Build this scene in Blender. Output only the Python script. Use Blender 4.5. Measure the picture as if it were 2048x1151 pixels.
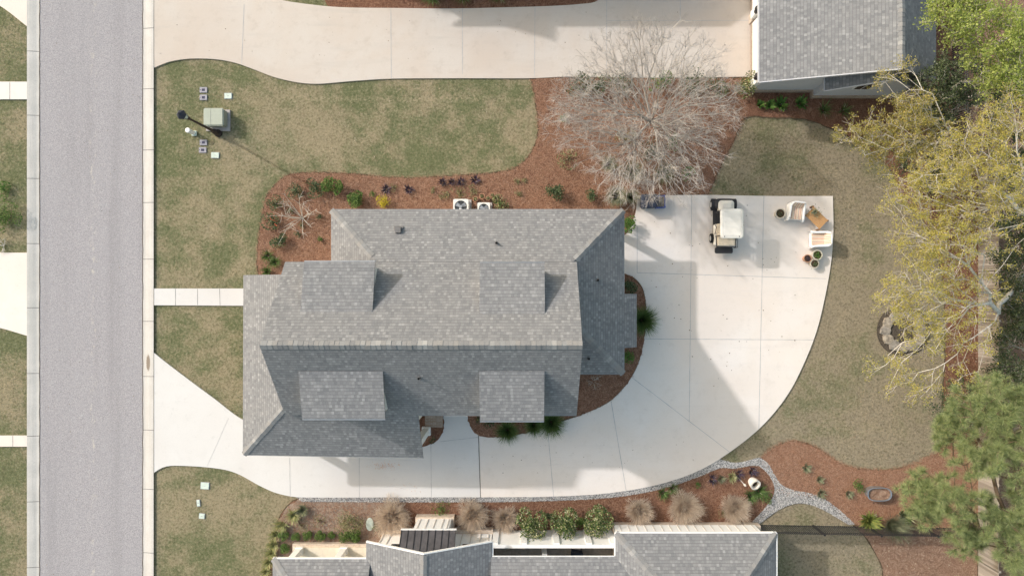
import bpy, bmesh, math, random
import numpy as np
from mathutils import Vector, Matrix
R = math.radians
PI = math.pi
for o in list(bpy.data.objects): bpy.data.objects.remove(o)
sc = bpy.context.scene
COL = sc.collection
# ------------------------------------------------------------------ camera, sky, sun, exposure
CAM_H = 34.0; CX, CY, PPM = 1045.0, 575.5, 40.0      # aerial survey scale: 40 photo pixels per metre on the ground
cd = bpy.data.cameras.new('camera'); cam = bpy.data.objects.new('camera', cd); COL.objects.link(cam)
cam.location = (0, 0, CAM_H); cam.rotation_euler = (0, 0, 0)
cd.sensor_width = 36; cd.lens = 36 * CAM_H / 51.2; cd.shift_x = -21 / 2048; cd.clip_end = 1000; cd.clip_start = .5
sc.camera = cam
SUN = Vector((1.31, -.74, -1.0)).normalized()        # the way the light travels
w = bpy.data.worlds.new('World'); sc.world = w; w.use_nodes = True
nt = w.node_tree; bg = nt.nodes['Background']
sky = nt.nodes.new('ShaderNodeTexSky'); sky.sky_type = 'NISHITA'; sky.sun_disc = False
sky.sun_elevation = math.asin(-SUN.z); sky.sun_rotation = math.atan2(-SUN.x, -SUN.y)
sky.dust_density = 5.0; sky.air_density = 2.4; sky.ozone_density = 1.8
nt.links.new(sky.outputs[0], bg.inputs[0]); bg.inputs[1].default_value = .15
sl = bpy.data.lights.new('sun', 'SUN'); so = bpy.data.objects.new('sun', sl); COL.objects.link(so)
sl.energy = 2.0; sl.angle = R(1.6); sl.color = (1, .975, .97)
so.rotation_euler = SUN.to_track_quat('-Z', 'Y').to_euler(); so.location = (-40, 25, 40)
sc.view_settings.view_transform = 'Standard'; sc.view_settings.look = 'None'
sc.view_settings.exposure = 0.50; sc.view_settings.gamma = 1.0
sc.render.engine = 'CYCLES'

def P(px, py, z=0.0):
    k = 1 - z / CAM_H
    return Vector(((px - CX) / PPM * k, (CY - py) / PPM * k, z))

# ------------------------------------------------------------------ materials
class NT:
    def __init__(s, name):
        s.m = bpy.data.materials.new(name); s.m.use_nodes = True; s.t = s.m.node_tree
        s.b = s.t.nodes['Principled BSDF']
    def n(s, typ, **kw):
        nd = s.t.nodes.new(typ)
        for k, v in kw.items():
            if k.startswith('i_'):
                key = k[2:]; key = int(key) if key.isdigit() else key.replace('_', ' ')
                nd.inputs[key].default_value = v
            else: setattr(nd, k, v)
        return nd
    def l(s, a, b): s.t.links.new(a, b)
    def math(s, op, a, b=None, c=None):
        nd = s.n('ShaderNodeMath', operation=op)
        for i, v in enumerate((a, b, c)):
            if v is None: continue
            if isinstance(v, (int, float)): nd.inputs[i].default_value = v
            else: s.l(v, nd.inputs[i])
        return nd.outputs[0]
    def ramp(s, fac, stops, interp='LINEAR'):
        r = s.n('ShaderNodeValToRGB'); cr = r.color_ramp; cr.interpolation = interp
        while len(cr.elements) < len(stops): cr.elements.new(.5)
        for e, (p, c) in zip(cr.elements, stops):
            e.position = p; e.color = (*c, 1) if len(c) == 3 else c
        s.l(fac, r.inputs[0]); return r.outputs[0]
    def mix(s, fac, a, b, blend='MIX'):
        nd = s.n('ShaderNodeMix', data_type='RGBA', blend_type=blend)
        for i, v in ((0, fac), (6, a), (7, b)):
            if isinstance(v, (int, float)): nd.inputs[i].default_value = v
            elif isinstance(v, tuple): nd.inputs[i].default_value = (*v, 1)
            else: s.l(v, nd.inputs[i])
        return nd.outputs[2]
    def noise(s, vec, scale, detail=3, rough=.6, dist=0):
        nd = s.n('ShaderNodeTexNoise', i_Scale=scale, i_Detail=detail, i_Roughness=rough, i_Distortion=dist)
        s.l(vec, nd.inputs['Vector']); return nd.outputs['Fac']
    def pos(s): return s.n('ShaderNodeNewGeometry').outputs['Position']
    def scaled(s, vec, sx, sy, sz, rot=0):
        m = s.n('ShaderNodeMapping'); m.inputs['Scale'].default_value = (sx, sy, sz); m.inputs['Rotation'].default_value = (0, 0, rot)
        s.l(vec, m.inputs['Vector']); return m.outputs[0]
    def bump(s, h, strength, dist):
        b = s.n('ShaderNodeBump', i_Strength=strength, i_Distance=dist); s.l(h, b.inputs['Height']); s.l(b.outputs[0], s.b.inputs['Normal'])
    def smooth(s, v, a, b):
        nd = s.n('ShaderNodeMapRange', interpolation_type='SMOOTHSTEP'); s.l(v, nd.inputs[0])
        nd.inputs[1].default_value = a; nd.inputs[2].default_value = b; return nd.outputs[0]
    def done(s, col=None, rough=.9, spec=.25, metal=0):
        if col is not None:
            if isinstance(col, tuple): s.b.inputs['Base Color'].default_value = (*col, 1)
            else: s.l(col, s.b.inputs['Base Color'])
        s.b.inputs['Roughness'].default_value = rough; s.b.inputs['Specular IOR Level'].default_value = spec
        s.b.inputs['Metallic'].default_value = metal
        return s.m

M = {}
def plain(name, col, rough=.7, spec=.3, metal=0, var=.12, scale=6):
    t = NT(name); f = t.noise(t.pos(), scale, 4)
    lo = tuple(max(0, c * (1 - var)) for c in col); hi = tuple(min(1, c * (1 + var)) for c in col)
    M[name] = t.done(t.ramp(f, [(.3, lo), (.7, hi)]), rough, spec, metal); return M[name]

def leafmat(name, cols, transl=.35, rough=.6):
    t = NT(name); g = t.n('ShaderNodeNewGeometry')
    n = len(cols); c = t.ramp(g.outputs['Random Per Island'], [((i + .5) / n, q) for i, q in enumerate(cols)])
    t.done(c, rough, .25)
    if transl:
        tr = t.n('ShaderNodeBsdfTranslucent'); t.l(c, tr.inputs[0]); mx = t.n('ShaderNodeMixShader', i_0=transl)
        t.l(t.b.outputs[0], mx.inputs[1]); t.l(tr.outputs[0], mx.inputs[2])
        t.l(mx.outputs[0], t.t.nodes['Material Output'].inputs[0])
    M[name] = t.m; return t.m

def mk_lawn():
    t = NT('lawn'); p = t.pos()
    xyz = t.n('ShaderNodeSeparateXYZ'); t.l(p, xyz.inputs[0]); X, Y = xyz.outputs[0], xyz.outputs[1]
    big = t.noise(p, .22, 3, .6); mid = t.noise(p, .9, 4, .7); fine = t.noise(p, 9, 6, .8); vf = t.noise(p, 8, 5, 1.0)
    tan = (.33, .28, .185); grn = (.158, .172, .090); brn = (.31, .26, .185)
    a = t.math('ADD', t.math('MULTIPLY', big, 1.1), t.math('MULTIPLY', mid, .75))
    a = t.math('ADD', a, t.math('MULTIPLY', t.math('SUBTRACT', fine, .5), .9))
    east = t.smooth(X, 7.5, 14.0)
    g = t.smooth(t.math('SUBTRACT', a, t.math('MULTIPLY', east, -.10)), .76, 1.10)
    dry = t.mix(east, tan, t.mix(t.smooth(t.math('ADD', mid, t.math('MULTIPLY', big, .5)), .62, .85), (.36, .295, .205), brn))
    green = t.mix(east, grn, (.20, .195, .115))
    c = t.mix(g, green, dry)
    # mower line of straw coloured growth by the top driveway
    ln = t.math('MULTIPLY', t.math('SUBTRACT', 1.0, t.smooth(t.math('ABSOLUTE', t.math('SUBTRACT', Y, t.math('ADD', 9.45, t.math('MULTIPLY', t.math('SUBTRACT', mid, .5), .5)))), .02, .22)), t.smooth(fine, .42, .6))
    ln = t.math('MULTIPLY', ln, t.math('SUBTRACT', 1.0, t.smooth(X, .2, .6)))
    ln = t.math('MULTIPLY', ln, t.smooth(X, -13.5, -11))
    c = t.mix(t.math('MULTIPLY', ln, .55), c, (.42, .35, .24))
    c = t.mix(t.math('MULTIPLY', t.smooth(vf, .53, .66), .75), c, (.47, .41, .29))
    c = t.mix(t.math('MULTIPLY', t.smooth(t.math('SUBTRACT', 1.0, vf), .50, .62), .7), c, (.07, .07, .038))
    t.bump(t.math('ADD', t.math('MULTIPLY', vf, .6), t.math('MULTIPLY', fine, .8)), .9, .09)
    M['lawn'] = t.done(c, 1, .05)
def mk_mulch(name, cols, grey=0):
    t = NT(name); p = t.pos()
    d = t.n('ShaderNodeTexNoise', i_Scale=1.3, i_Detail=2.0); t.l(p, d.inputs['Vector'])
    vm = t.n('ShaderNodeVectorMath', operation='MULTIPLY_ADD'); t.l(d.outputs['Color'], vm.inputs[0]); vm.inputs[1].default_value = (1.2, 1.2, 0); t.l(p, vm.inputs[2])
    pp = vm.outputs[0]
    a = t.noise(t.scaled(pp, 3, 20, 5, .5), 1, 5, .85); b = t.noise(t.scaled(pp, 20, 3, 5, .3), 1, 5, .85); c0 = t.noise(t.scaled(pp, 9, 9, 5, .9), 1, 5, .9)
    s = t.math('ADD', t.math('MULTIPLY', a, .37), t.math('ADD', t.math('MULTIPLY', b, .37), t.math('MULTIPLY', c0, .28)))
    c = t.ramp(s, [(.40, cols[0]), (.50, cols[1]), (.61, cols[2])])
    big = t.noise(p, .8, 4, .7)
    c = t.mix(t.math('MULTIPLY', t.smooth(big, .45, .75), .5), c, cols[3])
    t.bump(s, 1, .12)
    M[name] = t.done(c, 1, .05)
def mk_concrete(name, base, warm, stain=.5, speck=.03):
    t = NT(name); p = t.pos()
    a = t.noise(p, .35, 5, .62, .6); b = t.noise(p, 1.6, 5, .7); c0 = t.noise(p, 30, 3, .6); e = t.noise(t.scaled(p, .25, 2.2, 1), 1, 4, .6, .5)
    c = t.mix(t.smooth(a, .35, .68), base, warm)
    dk = tuple(v * .86 for v in warm)
    c = t.mix(t.math('MULTIPLY', t.smooth(b, .5, .78), stain), c, dk)
    c = t.mix(t.math('MULTIPLY', t.smooth(e, .52, .8), stain * .7), c, tuple(v * .84 for v in base))
    c = t.mix(speck * 4, c, t.ramp(c0, [(.3, tuple(v * .75 for v in base)), (.7, tuple(min(1, v * 1.2) for v in base))]))
    ps = t.n('ShaderNodeSeparateXYZ'); t.l(p, ps.inputs[0]); pc = t.n('ShaderNodeCombineXYZ'); t.l(t.math('FLOOR', t.math('DIVIDE', t.math('SUBTRACT', ps.outputs[0], 8.45), 3.55)), pc.inputs[0]); t.l(t.math('FLOOR', t.math('DIVIDE', t.math('SUBTRACT', ps.outputs[1], .55), 3.2)), pc.inputs[1]); pw = t.n('ShaderNodeTexWhiteNoise', noise_dimensions='2D'); t.l(pc.outputs[0], pw.inputs['Vector']); c = t.mix(t.math('MULTIPLY', pw.outputs[0], .22 if 'cream' in name else .0), c, tuple(v * .80 for v in warm))
    sx = t.noise(p, .16, 2, .5, .3); c = t.mix(t.math('MULTIPLY', t.smooth(sx, .45, .62), .35), c, (warm[0] * .93, warm[1] * .885, warm[2] * .86))
    sp = t.noise(p, 2.6, 6, .85); c = t.mix(t.math('MULTIPLY', t.smooth(sp, .56, .72), .38), c, tuple(v * .68 for v in warm))
    t.bump(c0, .15, .01)
    M[name] = t.done(c, .88, .2)
def mk_asphalt():
    t = NT('asphalt'); p = t.pos()
    sp = t.noise(p, 36, 3, .9); sp2 = t.noise(p, 17, 4, .9); a = t.noise(p, .3, 4, .6); tr = t.noise(t.scaled(p, 1.1, .05, 1), 1, 3, .6)
    s = t.math('ADD', t.math('MULTIPLY', sp, .6), t.math('MULTIPLY', sp2, .45))
    c = t.ramp(s, [(.40, (.20, .192, .205)), (.52, (.325, .312, .330)), (.65, (.52, .50, .52))])
    c = t.mix(t.math('MULTIPLY', t.smooth(a, .35, .7), .25), c, (.33, .325, .345))
    c = t.mix(t.math('MULTIPLY', t.smooth(tr, .45, .7), .28), c, (.22, .212, .225))
    xw = t.n('ShaderNodeSeparateXYZ'); t.l(p, xw.inputs[0]); wp = t.math('ABSOLUTE', t.math('SUBTRACT', t.math('ABSOLUTE', t.math('SUBTRACT', t.math('ABSOLUTE', t.math('ADD', xw.outputs[0], 21.6)), 1.3)), .0)); wp = t.math('SUBTRACT', 1.0, t.smooth(wp, .1, .55)); c = t.mix(t.math('MULTIPLY', wp, .07), c, (.22, .215, .225))
    # pale scuffs down the centre line
    xyz = t.n('ShaderNodeSeparateXYZ'); t.l(p, xyz.inputs[0])
    cl = t.math('SUBTRACT', 1.0, t.smooth(t.math('ABSOLUTE', t.math('ADD', xyz.outputs[0], 21.5)), .04, .28))
    q = t.noise(t.scaled(p, 5, 1.6, 1), 1, 4, .8)
    c = t.mix(t.math('MULTIPLY', t.math('MULTIPLY', cl, t.smooth(q, .55, .66)), .45), c, (.62, .56, .48))
    t.bump(s, .5, .02); M['asphalt'] = t.done(c, .95, .1)
def mk_shingle(name, stops, row=.143, tab=.118):
    t = NT(name); uv = t.n('ShaderNodeUVMap').outputs[0]
    s = t.n('ShaderNodeSeparateXYZ'); t.l(uv, s.inputs[0]); u, v = s.outputs[0], s.outputs[1]
    vr = t.math('DIVIDE', v, row); rr = t.math('FLOOR', vr); fr = t.math('FRACT', vr)
    wn = t.n('ShaderNodeTexWhiteNoise', noise_dimensions='1D'); t.l(rr, wn.inputs['W'])
    # wobble tab widths
    uu = t.math('ADD', t.math('DIVIDE', u, tab), t.math('MULTIPLY', wn.outputs[0], 7.3))
    cb = t.n('ShaderNodeCombineXYZ'); t.l(t.math('MULTIPLY', uu, .55), cb.inputs[0]); t.l(t.math('MULTIPLY', rr, 3.7), cb.inputs[1])
    uu = t.math('ADD', uu, t.math('MULTIPLY', t.noise(cb.outputs[0], 1.0, 0), .12))
    cc = t.math('FLOOR', uu); fu = t.math('FRACT', uu)
    cb2 = t.n('ShaderNodeCombineXYZ'); t.l(cc, cb2.inputs[0]); t.l(rr, cb2.inputs[1])
    w2 = t.n('ShaderNodeTexWhiteNoise', noise_dimensions='2D'); t.l(cb2.outputs[0], w2.inputs['Vector'])
    val = w2.outputs[0]
    c = t.ramp(val, stops)
    big = t.noise(t.pos(), .5, 4, .7); gr = t.noise(t.pos(), 40, 3, .7)
    c = t.mix(t.math('MULTIPLY', t.smooth(big, .4, .7), .22), c, (.24, .235, .235))
    c = t.mix(.22, c, t.ramp(gr, [(.3, (.12, .12, .13)), (.7, (.5, .5, .5))]))
    edge = t.math('SUBTRACT', 1.0, t.smooth(fr, .04, .16))  # course line: dark granule band with the lapped butt's shadow painted in
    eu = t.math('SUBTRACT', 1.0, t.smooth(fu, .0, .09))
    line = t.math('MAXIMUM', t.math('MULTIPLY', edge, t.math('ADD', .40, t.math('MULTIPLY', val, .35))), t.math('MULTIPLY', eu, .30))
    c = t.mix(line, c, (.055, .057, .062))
    h = t.math('ADD', t.math('SUBTRACT', 1.0, fr), t.math('MULTIPLY', val, .6))
    t.bump(h, .35, .012)
    M[name] = t.done(c, .95, .12)
def mk_caps():
    t = NT('ridge_caps'); g = t.n('ShaderNodeNewGeometry')
    c = t.ramp(g.outputs['Random Per Island'], [(0, (.18, .185, .195)), (.25, (.22, .222, .228)), (.5, (.25, .243, .238)), (.75, (.24, .248, .258)), (.92, (.31, .31, .31)), (1, (.38, .38, .375))])
    c = t.mix(.2, c, t.ramp(t.noise(t.pos(), 35, 3), [(.3, (.1, .1, .1)), (.7, (.5, .5, .5))]))
    M['ridge_caps'] = t.done(c, .95, .12)
def mk_brick(name, a, b, mort):
    t = NT(name); uv = t.n('ShaderNodeUVMap').outputs[0]
    br = t.n('ShaderNodeTexBrick', i_Scale=1.0); t.l(uv, br.inputs['Vector'])
    br.inputs['Color1'].default_value = (*a, 1); br.inputs['Color2'].default_value = (*b, 1); br.inputs['Mortar'].default_value = (*mort, 1)
    br.inputs['Brick Width'].default_value = .215; br.inputs['Row Height'].default_value = .075; br.inputs['Mortar Size'].default_value = .008
    c = t.mix(t.math('MULTIPLY', t.smooth(t.noise(t.pos(), 7, 4, .7), .45, .7), .5), br.outputs[0], tuple(v * .6 for v in a))
    M[name] = t.done(c, .9, .15)
def mk_curb(name, a, b):
    t = NT(name); p = t.pos()
    n1 = t.noise(p, .8, 5, .7); n2 = t.noise(t.scaled(p, 7, .25, 1), 1, 4, .6); n3 = t.noise(p, 24, 4, .7)
    c = t.mix(t.smooth(n1, .35, .7), a, b)
    c = t.mix(t.math('MULTIPLY', t.smooth(n2, .48, .75), .45), c, tuple(v * .7 for v in a))
    c = t.mix(.18, c, t.ramp(n3, [(.3, (.2, .19, .18)), (.7, (.8, .78, .74))]))
    # rusty brown drain stain on the right hand gutter
    s = t.n('ShaderNodeSeparateXYZ'); t.l(p, s.inputs[0])
    dx = t.math('DIVIDE', t.math('ADD', s.outputs[0], (1045 - 297) / 40), .11); dy = t.math('DIVIDE', t.math('ADD', s.outputs[1], (725 - 575.5) / 40), .42)
    r2 = t.math('ADD', t.math('MULTIPLY', dx, dx), t.math('MULTIPLY', dy, dy))
    r2 = t.math('ADD', r2, t.math('MULTIPLY', t.math('SUBTRACT', n3, .5), 1.2))
    st = t.math('SUBTRACT', 1.0, t.smooth(r2, .5, 1.3))
    c = t.mix(t.math('MULTIPLY', st, .8), c, (.17, .125, .085))
    M[name] = t.done(c, .9, .15)
mk_lawn()
mk_mulch('pine_straw', [(.07, .035, .024), (.205, .105, .070), (.40, .245, .17), (.135, .068, .045)])
mk_mulch('old_mulch', [(.14, .105, .085), (.33, .26, .21), (.50, .42, .35), (.30, .22, .18)])
mk_mulch('woodland_floor', [(.10, .06, .042), (.27, .165, .115), (.47, .35, .26), (.25, .145, .10)])
mk_concrete('concrete_white', (.645, .635, .63), (.62, .605, .595), .3)
mk_concrete('concrete_cream', (.75, .70, .665), (.73, .665, .61), .7)
mk_concrete('concrete_top', (.56, .515, .475), (.54, .475, .42), .9)
mk_asphalt()
ST = [(0, (.140, .146, .158)), (.35, (.185, .190, .202)), (.7, (.212, .216, .226)), (.9, (.238, .242, .250)), (1, (.305, .31, .318))]
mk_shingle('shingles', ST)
mk_caps()
mk_brick('brick_tan', (.55, .43, .34), (.62, .53, .44), (.62, .57, .50))
mk_brick('brick_brown', (.34, .25, .19), (.42, .33, .27), (.45, .41, .37))
mk_curb('curb_right', (.54, .51, .48), (.60, .575, .55)); mk_curb('curb_left', (.48, .47, .455), (.58, .56, .54))
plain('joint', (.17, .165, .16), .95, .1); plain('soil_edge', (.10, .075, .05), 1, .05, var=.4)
plain('joint_faint', (.42, .42, .43), .95, .1); plain('gravel_base', (.20, .195, .19), 1, .1, var=.4, scale=20)
plain('white_paint', (.86, .855, .84), .6, .3, var=.03); plain('wall_cream', (.74, .725, .69), .8, .2, var=.05)
plain('wall_grey', (.52, .53, .57), .8, .2, var=.04); plain('dark_trim', (.035, .035, .04), .6, .3)
plain('iron_black', (.022, .021, .024), .5, .4); plain('post_brown', (.045, .032, .028), .55, .35)
plain('porch_floor', (.72, .66, .55), .8, .2, var=.06); plain('patio_floor', (.30, .27, .24), .85, .2, var=.2)
plain('bark_pale', (.60, .56, .50), .9, .1, var=.3, scale=9); plain('bark_grey', (.42, .39, .34), .9, .1, var=.35, scale=9)
plain('bark_brown', (.17, .12, .085), .95, .1, var=.3); plain('metal_vent', (.16, .155, .155), .5, .4)
plain('copper_dark', (.105, .10, .108), .42, .5, metal=.3, var=.25, scale=3)
plain('glass_dark', (.03, .035, .035), .1, .6); plain('utility_green', (.37, .40, .34), .6, .3, var=.05)
plain('utility_side', (.30, .32, .28), .6, .3); plain('pad_grey', (.40, .375, .37), .9, .15)
plain('cover_pale', (.55, .63, .57), .7, .25); plain('cover_grey', (.34, .33, .37), .8, .2); plain('cover_dark', (.06, .06, .10), .7, .2)
plain('ac_white', (.70, .70, .68), .5, .3, var=.04); plain('ac_dark', (.045, .05, .055), .5, .4); plain('steel', (.42, .43, .44), .35, .5, metal=.6)
plain('cart_white', (.80, .76, .69), .3, .5, var=.03); plain('cart_seat', (.70, .60, .47), .7, .3); plain('rubber', (.022, .023, .026), .85, .2)
plain('wheel_hub', (.55, .55, .56), .35, .5, metal=.5); plain('cart_panel', (.66, .62, .57), .5, .3)
plain('wicker_white', (.82, .82, .82), .7, .25, var=.06, scale=40); plain('teak', (.52, .30, .14), .7, .2, var=.2, scale=20)
plain('teak_dark', (.25, .15, .09), .8, .2); plain('pot_cream', (.60, .54, .45), .8, .2); plain('pot_terracotta', (.50, .28, .18), .85, .15)
plain('potting_soil', (.075, .05, .036), 1, .05, var=.4, scale=30); plain('galvanised', (.40, .43, .46), .35, .5, metal=.7)
plain('crate_blue', (.07, .12, .38), .5, .4); plain('box_dark', (.035, .045, .075), .6, .3); plain('plaster_white', (.76, .70, .62), .8, .2)
plain('stone_pale', (.30, .26, .21), .9, .15, var=.45, scale=7); plain('stone_grey', (.25, .225, .195), .9, .15, var=.45, scale=6); plain('chair_navy', (.02, .026, .045), .5, .4)
plain('gutter_grey', (.26, .265, .27), .7, .2)
plain('ash', (.09, .075, .06), 1, .05, var=.6, scale=18)
def mk_stripes():
    t = NT('striped_cushion'); uv = t.n('ShaderNodeUVMap').outputs[0]; s = t.n('ShaderNodeSeparateXYZ'); t.l(uv, s.inputs[0])
    f = t.math('FRACT', t.math('MULTIPLY', s.outputs[0], 4.6))
    c = t.ramp(f, [(0, (.72, .58, .45)), (.16, (.50, .22, .14)), (.28, (.78, .70, .60)), (.44, (.62, .42, .24)), (.58, (.80, .74, .66)), (.72, (.14, .10, .10)), (.80, (.74, .52, .42))], 'CONSTANT')
    M['striped_cushion'] = t.done(c, .9, .1)
mk_stripes()
def mk_fence():
    t = NT('weathered_wood'); g = t.n('ShaderNodeNewGeometry')
    c = t.ramp(g.outputs['Random Per Island'], [(0, (.26, .225, .19)), (.5, (.37, .33, .285)), (1, (.46, .41, .36))])
    c = t.mix(t.math('MULTIPLY', t.noise(t.scaled(t.pos(), 30, 30, 1.5), 1, 4), .35), c, (.15, .12, .10)); M['weathered_wood'] = t.done(c, .95, .1)
mk_fence()
leafmat('pebbles', [(.10, .10, .105), (.24, .24, .245), (.38, .37, .36), (.52, .51, .49), (.16, .165, .18), (.66, .64, .61)], 0, .8)
leafmat('twigs_white', [(.36, .325, .295), (.50, .455, .42), (.43, .39, .355), (.64, .60, .56)], 0, .9)
leafmat('leaf_bright', [(.26, .33, .08), (.38, .44, .12), (.50, .55, .18), (.30, .38, .09)], .45)
leafmat('leaf_holly', [(.045, .065, .03), (.075, .10, .045), (.12, .15, .07), (.06, .08, .04)], .2, .4)
leafmat('leaf_gold', [(.47, .44, .10), (.60, .54, .14), (.40, .40, .11), (.68, .58, .19), (.52, .44, .13)], .5)
leafmat('leaf_olive', [(.36, .33, .09), (.48, .42, .11), (.27, .28, .08), (.58, .46, .15)], .45)
leafmat('needles', [(.22, .29, .13), (.31, .38, .16), (.41, .47, .21), (.18, .24, .12), (.52, .56, .30)], .4)
leafmat('leaf_green', [(.07, .15, .035), (.12, .23, .05), (.19, .32, .08), (.09, .18, .04)], .3)
leafmat('leaf_box', [(.07, .13, .035), (.115, .19, .05), (.18, .27, .075)], .3)
leafmat('leaf_dark', [(.035, .06, .028), (.06, .095, .04), (.10, .14, .065), (.16, .19, .10)], .2)
leafmat('leaf_camellia', [(.045, .085, .028), (.08, .13, .04), (.14, .19, .055), (.06, .10, .035), (.26, .28, .10), (.46, .44, .27)], .2, .4)
leafmat('leaf_purple', [(.04, .028, .055), (.08, .05, .09), (.13, .09, .13), (.05, .05, .05)], .2)
leafmat('leaf_lime', [(.30, .34, .09), (.40, .40, .12), (.12, .17, .05), (.20, .25, .07)], .3)
leafmat('leaf_yellow', [(.55, .45, .04), (.66, .56, .06), (.42, .38, .05)], .4)
leafmat('blade_green', [(.07, .13, .035), (.12, .20, .055), (.19, .27, .09), (.05, .09, .03)], .25)
leafmat('blade_grey', [(.16, .19, .11), (.24, .26, .16), (.32, .33, .22)], .25)
leafmat('blade_striped', [(.36, .38, .16), (.50, .49, .26), (.22, .27, .10), (.62, .58, .34)], .25)
leafmat('blade_dry', [(.60, .50, .40), (.72, .62, .52), (.48, .38, .30), (.80, .72, .62)], .45)
leafmat('litter', [(.45, .36, .25), (.28, .18, .11), (.56, .48, .37), (.20, .12, .07)], 0)
leafmat('leaf_mix_low', [(.18, .20, .09), (.26, .26, .12), (.34, .29, .18), (.12, .14, .06)], .2)

# ------------------------------------------------------------------ mesh helpers
class MB:
    def __init__(s): s.v = []; s.f = []; s.uv = []
    def poly(s, pts, uv=None):
        n = len(s.v); s.v += [tuple(p) for p in pts]; s.f.append(tuple(range(n, n + len(pts))))
        s.uv += list(uv) if uv else [(p[0], p[1]) for p in pts]
    def box(s, x0, x1, y0, y1, z0, z1, rot=0, c=None, taper=0):
        cx, cy = (c if c else ((x0 + x1) / 2, (y0 + y1) / 2)); co, si = math.cos(rot), math.sin(rot)
        def q(x, y, z):
            if taper and z == z1:
                mx, my = (x0 + x1) / 2, (y0 + y1) / 2; x = mx + (x - mx) * (1 - taper); y = my + (y - my) * (1 - taper)
            dx, dy = x - cx, y - cy
            return (cx + dx * co - dy * si, cy + dx * si + dy * co, z)
        a, b, d, e = q(x0, y0, z0), q(x1, y0, z0), q(x1, y1, z0), q(x0, y1, z0)
        A, B, D, E = q(x0, y0, z1), q(x1, y0, z1), q(x1, y1, z1), q(x0, y1, z1)
        w, l, h = x1 - x0, y1 - y0, z1 - z0
        s.poly([A, B, D, E], [(0, 0), (w, 0), (w, l), (0, l)]); s.poly([e, d, b, a], [(0, 0), (w, 0), (w, l), (0, l)])
        for p, r_, P_, R_, ww in ((a, b, A, B, w), (b, d, B, D, l), (d, e, D, E, w), (e, a, E, A, l)):
            s.poly([p, r_, R_, P_], [(0, 0), (ww, 0), (ww, h), (0, h)])
        return s
    def cyl(s, cx, cy, z0, z1, r0, r1=None, n=20, cap=True, axis='z'):
        r1 = r0 if r1 is None else r1
        def q(r, a, z):
            x, y = r * math.cos(a), r * math.sin(a)
            if axis == 'z': return (cx + x, cy + y, z)
            if axis == 'x': return (z, cx + x, cy + y)      # cx,cy are y,z
            return (cx + x, z, cy + y)                        # axis y: cx,cy are x,z
        for i in range(n):
            a, b = 2 * PI * i / n, 2 * PI * (i + 1) / n
            s.poly([q(r0, a, z0), q(r0, b, z0), q(r1, b, z1), q(r1, a, z1)])
        if cap:
            s.poly([q(r1, 2 * PI * i / n, z1) for i in range(n)]); s.poly([q(r0, -2 * PI * i / n, z0) for i in range(n)])
        return s
    def lathe(s, cx, cy, prof, n=20, sx=1, sy=1):
        for (r0, z0), (r1, z1) in zip(prof, prof[1:]):
            for i in range(n):
                a, b = 2 * PI * i / n, 2 * PI * (i + 1) / n
                pts = [(cx + r0 * math.cos(a) * sx, cy + r0 * math.sin(a) * sy, z0), (cx + r0 * math.cos(b) * sx, cy + r0 * math.sin(b) * sy, z0),
                       (cx + r1 * math.cos(b) * sx, cy + r1 * math.sin(b) * sy, z1), (cx + r1 * math.cos(a) * sx, cy + r1 * math.sin(a) * sy, z1)]
                if r0 < 1e-5: pts = pts[1:]
                elif r1 < 1e-5: pts = pts[:3]
                s.poly(pts)
        return s
    def slab(s, pts, t=.07):
        """sloped roof plane: UV in metres, u along the level line, v up the slope"""
        p = [Vector(q) for q in pts]
        n = Vector((0, 0, 0))
        for i in range(len(p)): n += (p[i] - p[0]).cross(p[(i + 1) % len(p)] - p[0])
        n.normalize()
        if n.z < 0: p.reverse(); n = -n
        u = Vector((0, 0, 1)).cross(n)
        u = Vector((1, 0, 0)) if u.length < 1e-4 else u.normalized()
        v = n.cross(u)
        uv = [(q.dot(u) + 50, q.dot(v) + 50) for q in p]
        s.poly(p, uv); d = Vector((0, 0, -t)); lo = [q + d for q in p]
        s.poly(list(reversed(lo)), list(reversed(uv)))
        for i in range(len(p)):
            j = (i + 1) % len(p); s.poly([p[i], lo[i], lo[j], p[j]], [uv[i], uv[i], uv[j], uv[j]])
        return s
    def bar(s, a, b, r, n=6, r2=None):
        a, b = Vector(a), Vector(b); d = (b - a).normalized(); r2 = r if r2 is None else r2
        u = d.cross(Vector((0, 0, 1)) if abs(d.z) < .9 else Vector((1, 0, 0))).normalized(); v = d.cross(u)
        A = [a + (u * math.cos(t) + v * math.sin(t)) * r for t in [2 * PI * i / n for i in range(n)]]
        B = [b + (u * math.cos(t) + v * math.sin(t)) * r2 for t in [2 * PI * i / n for i in range(n)]]
        for i in range(n): j = (i + 1) % n; s.poly([A[i], A[j], B[j], B[i]])
        s.poly(A[::-1]); s.poly(B); return s
    def build(s, name, mat, parent=None, local=False, bevel=0, smooth=False, label=None):
        me = bpy.data.meshes.new(name); v = s.v
        if parent is not None and not local:
            L = wloc(parent); v = [(a - L[0], b - L[1], c - L[2]) for a, b, c in v]
        me.from_pydata(v, [], s.f); ul = me.uv_layers.new(name='UVMap')
        ul.data.foreach_set('uv', np.array(s.uv, dtype=np.float32).ravel())
        o = bpy.data.objects.new(name, me); COL.objects.link(o); me.materials.append(M[mat] if isinstance(mat, str) else mat)
        if bevel or smooth:
            bm = bmesh.new(); bm.from_mesh(me); bmesh.ops.remove_doubles(bm, verts=bm.verts, dist=1e-4)
            if bevel: bmesh.ops.bevel(bm, geom=list(bm.edges), offset=bevel, segments=2, affect='EDGES', clamp_overlap=True)
            for f in bm.faces: f.smooth = bool(smooth)
            bm.to_mesh(me); bm.free()
        if parent is not None: o.parent = parent
        if label: o['label'] = label
        return o
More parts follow.
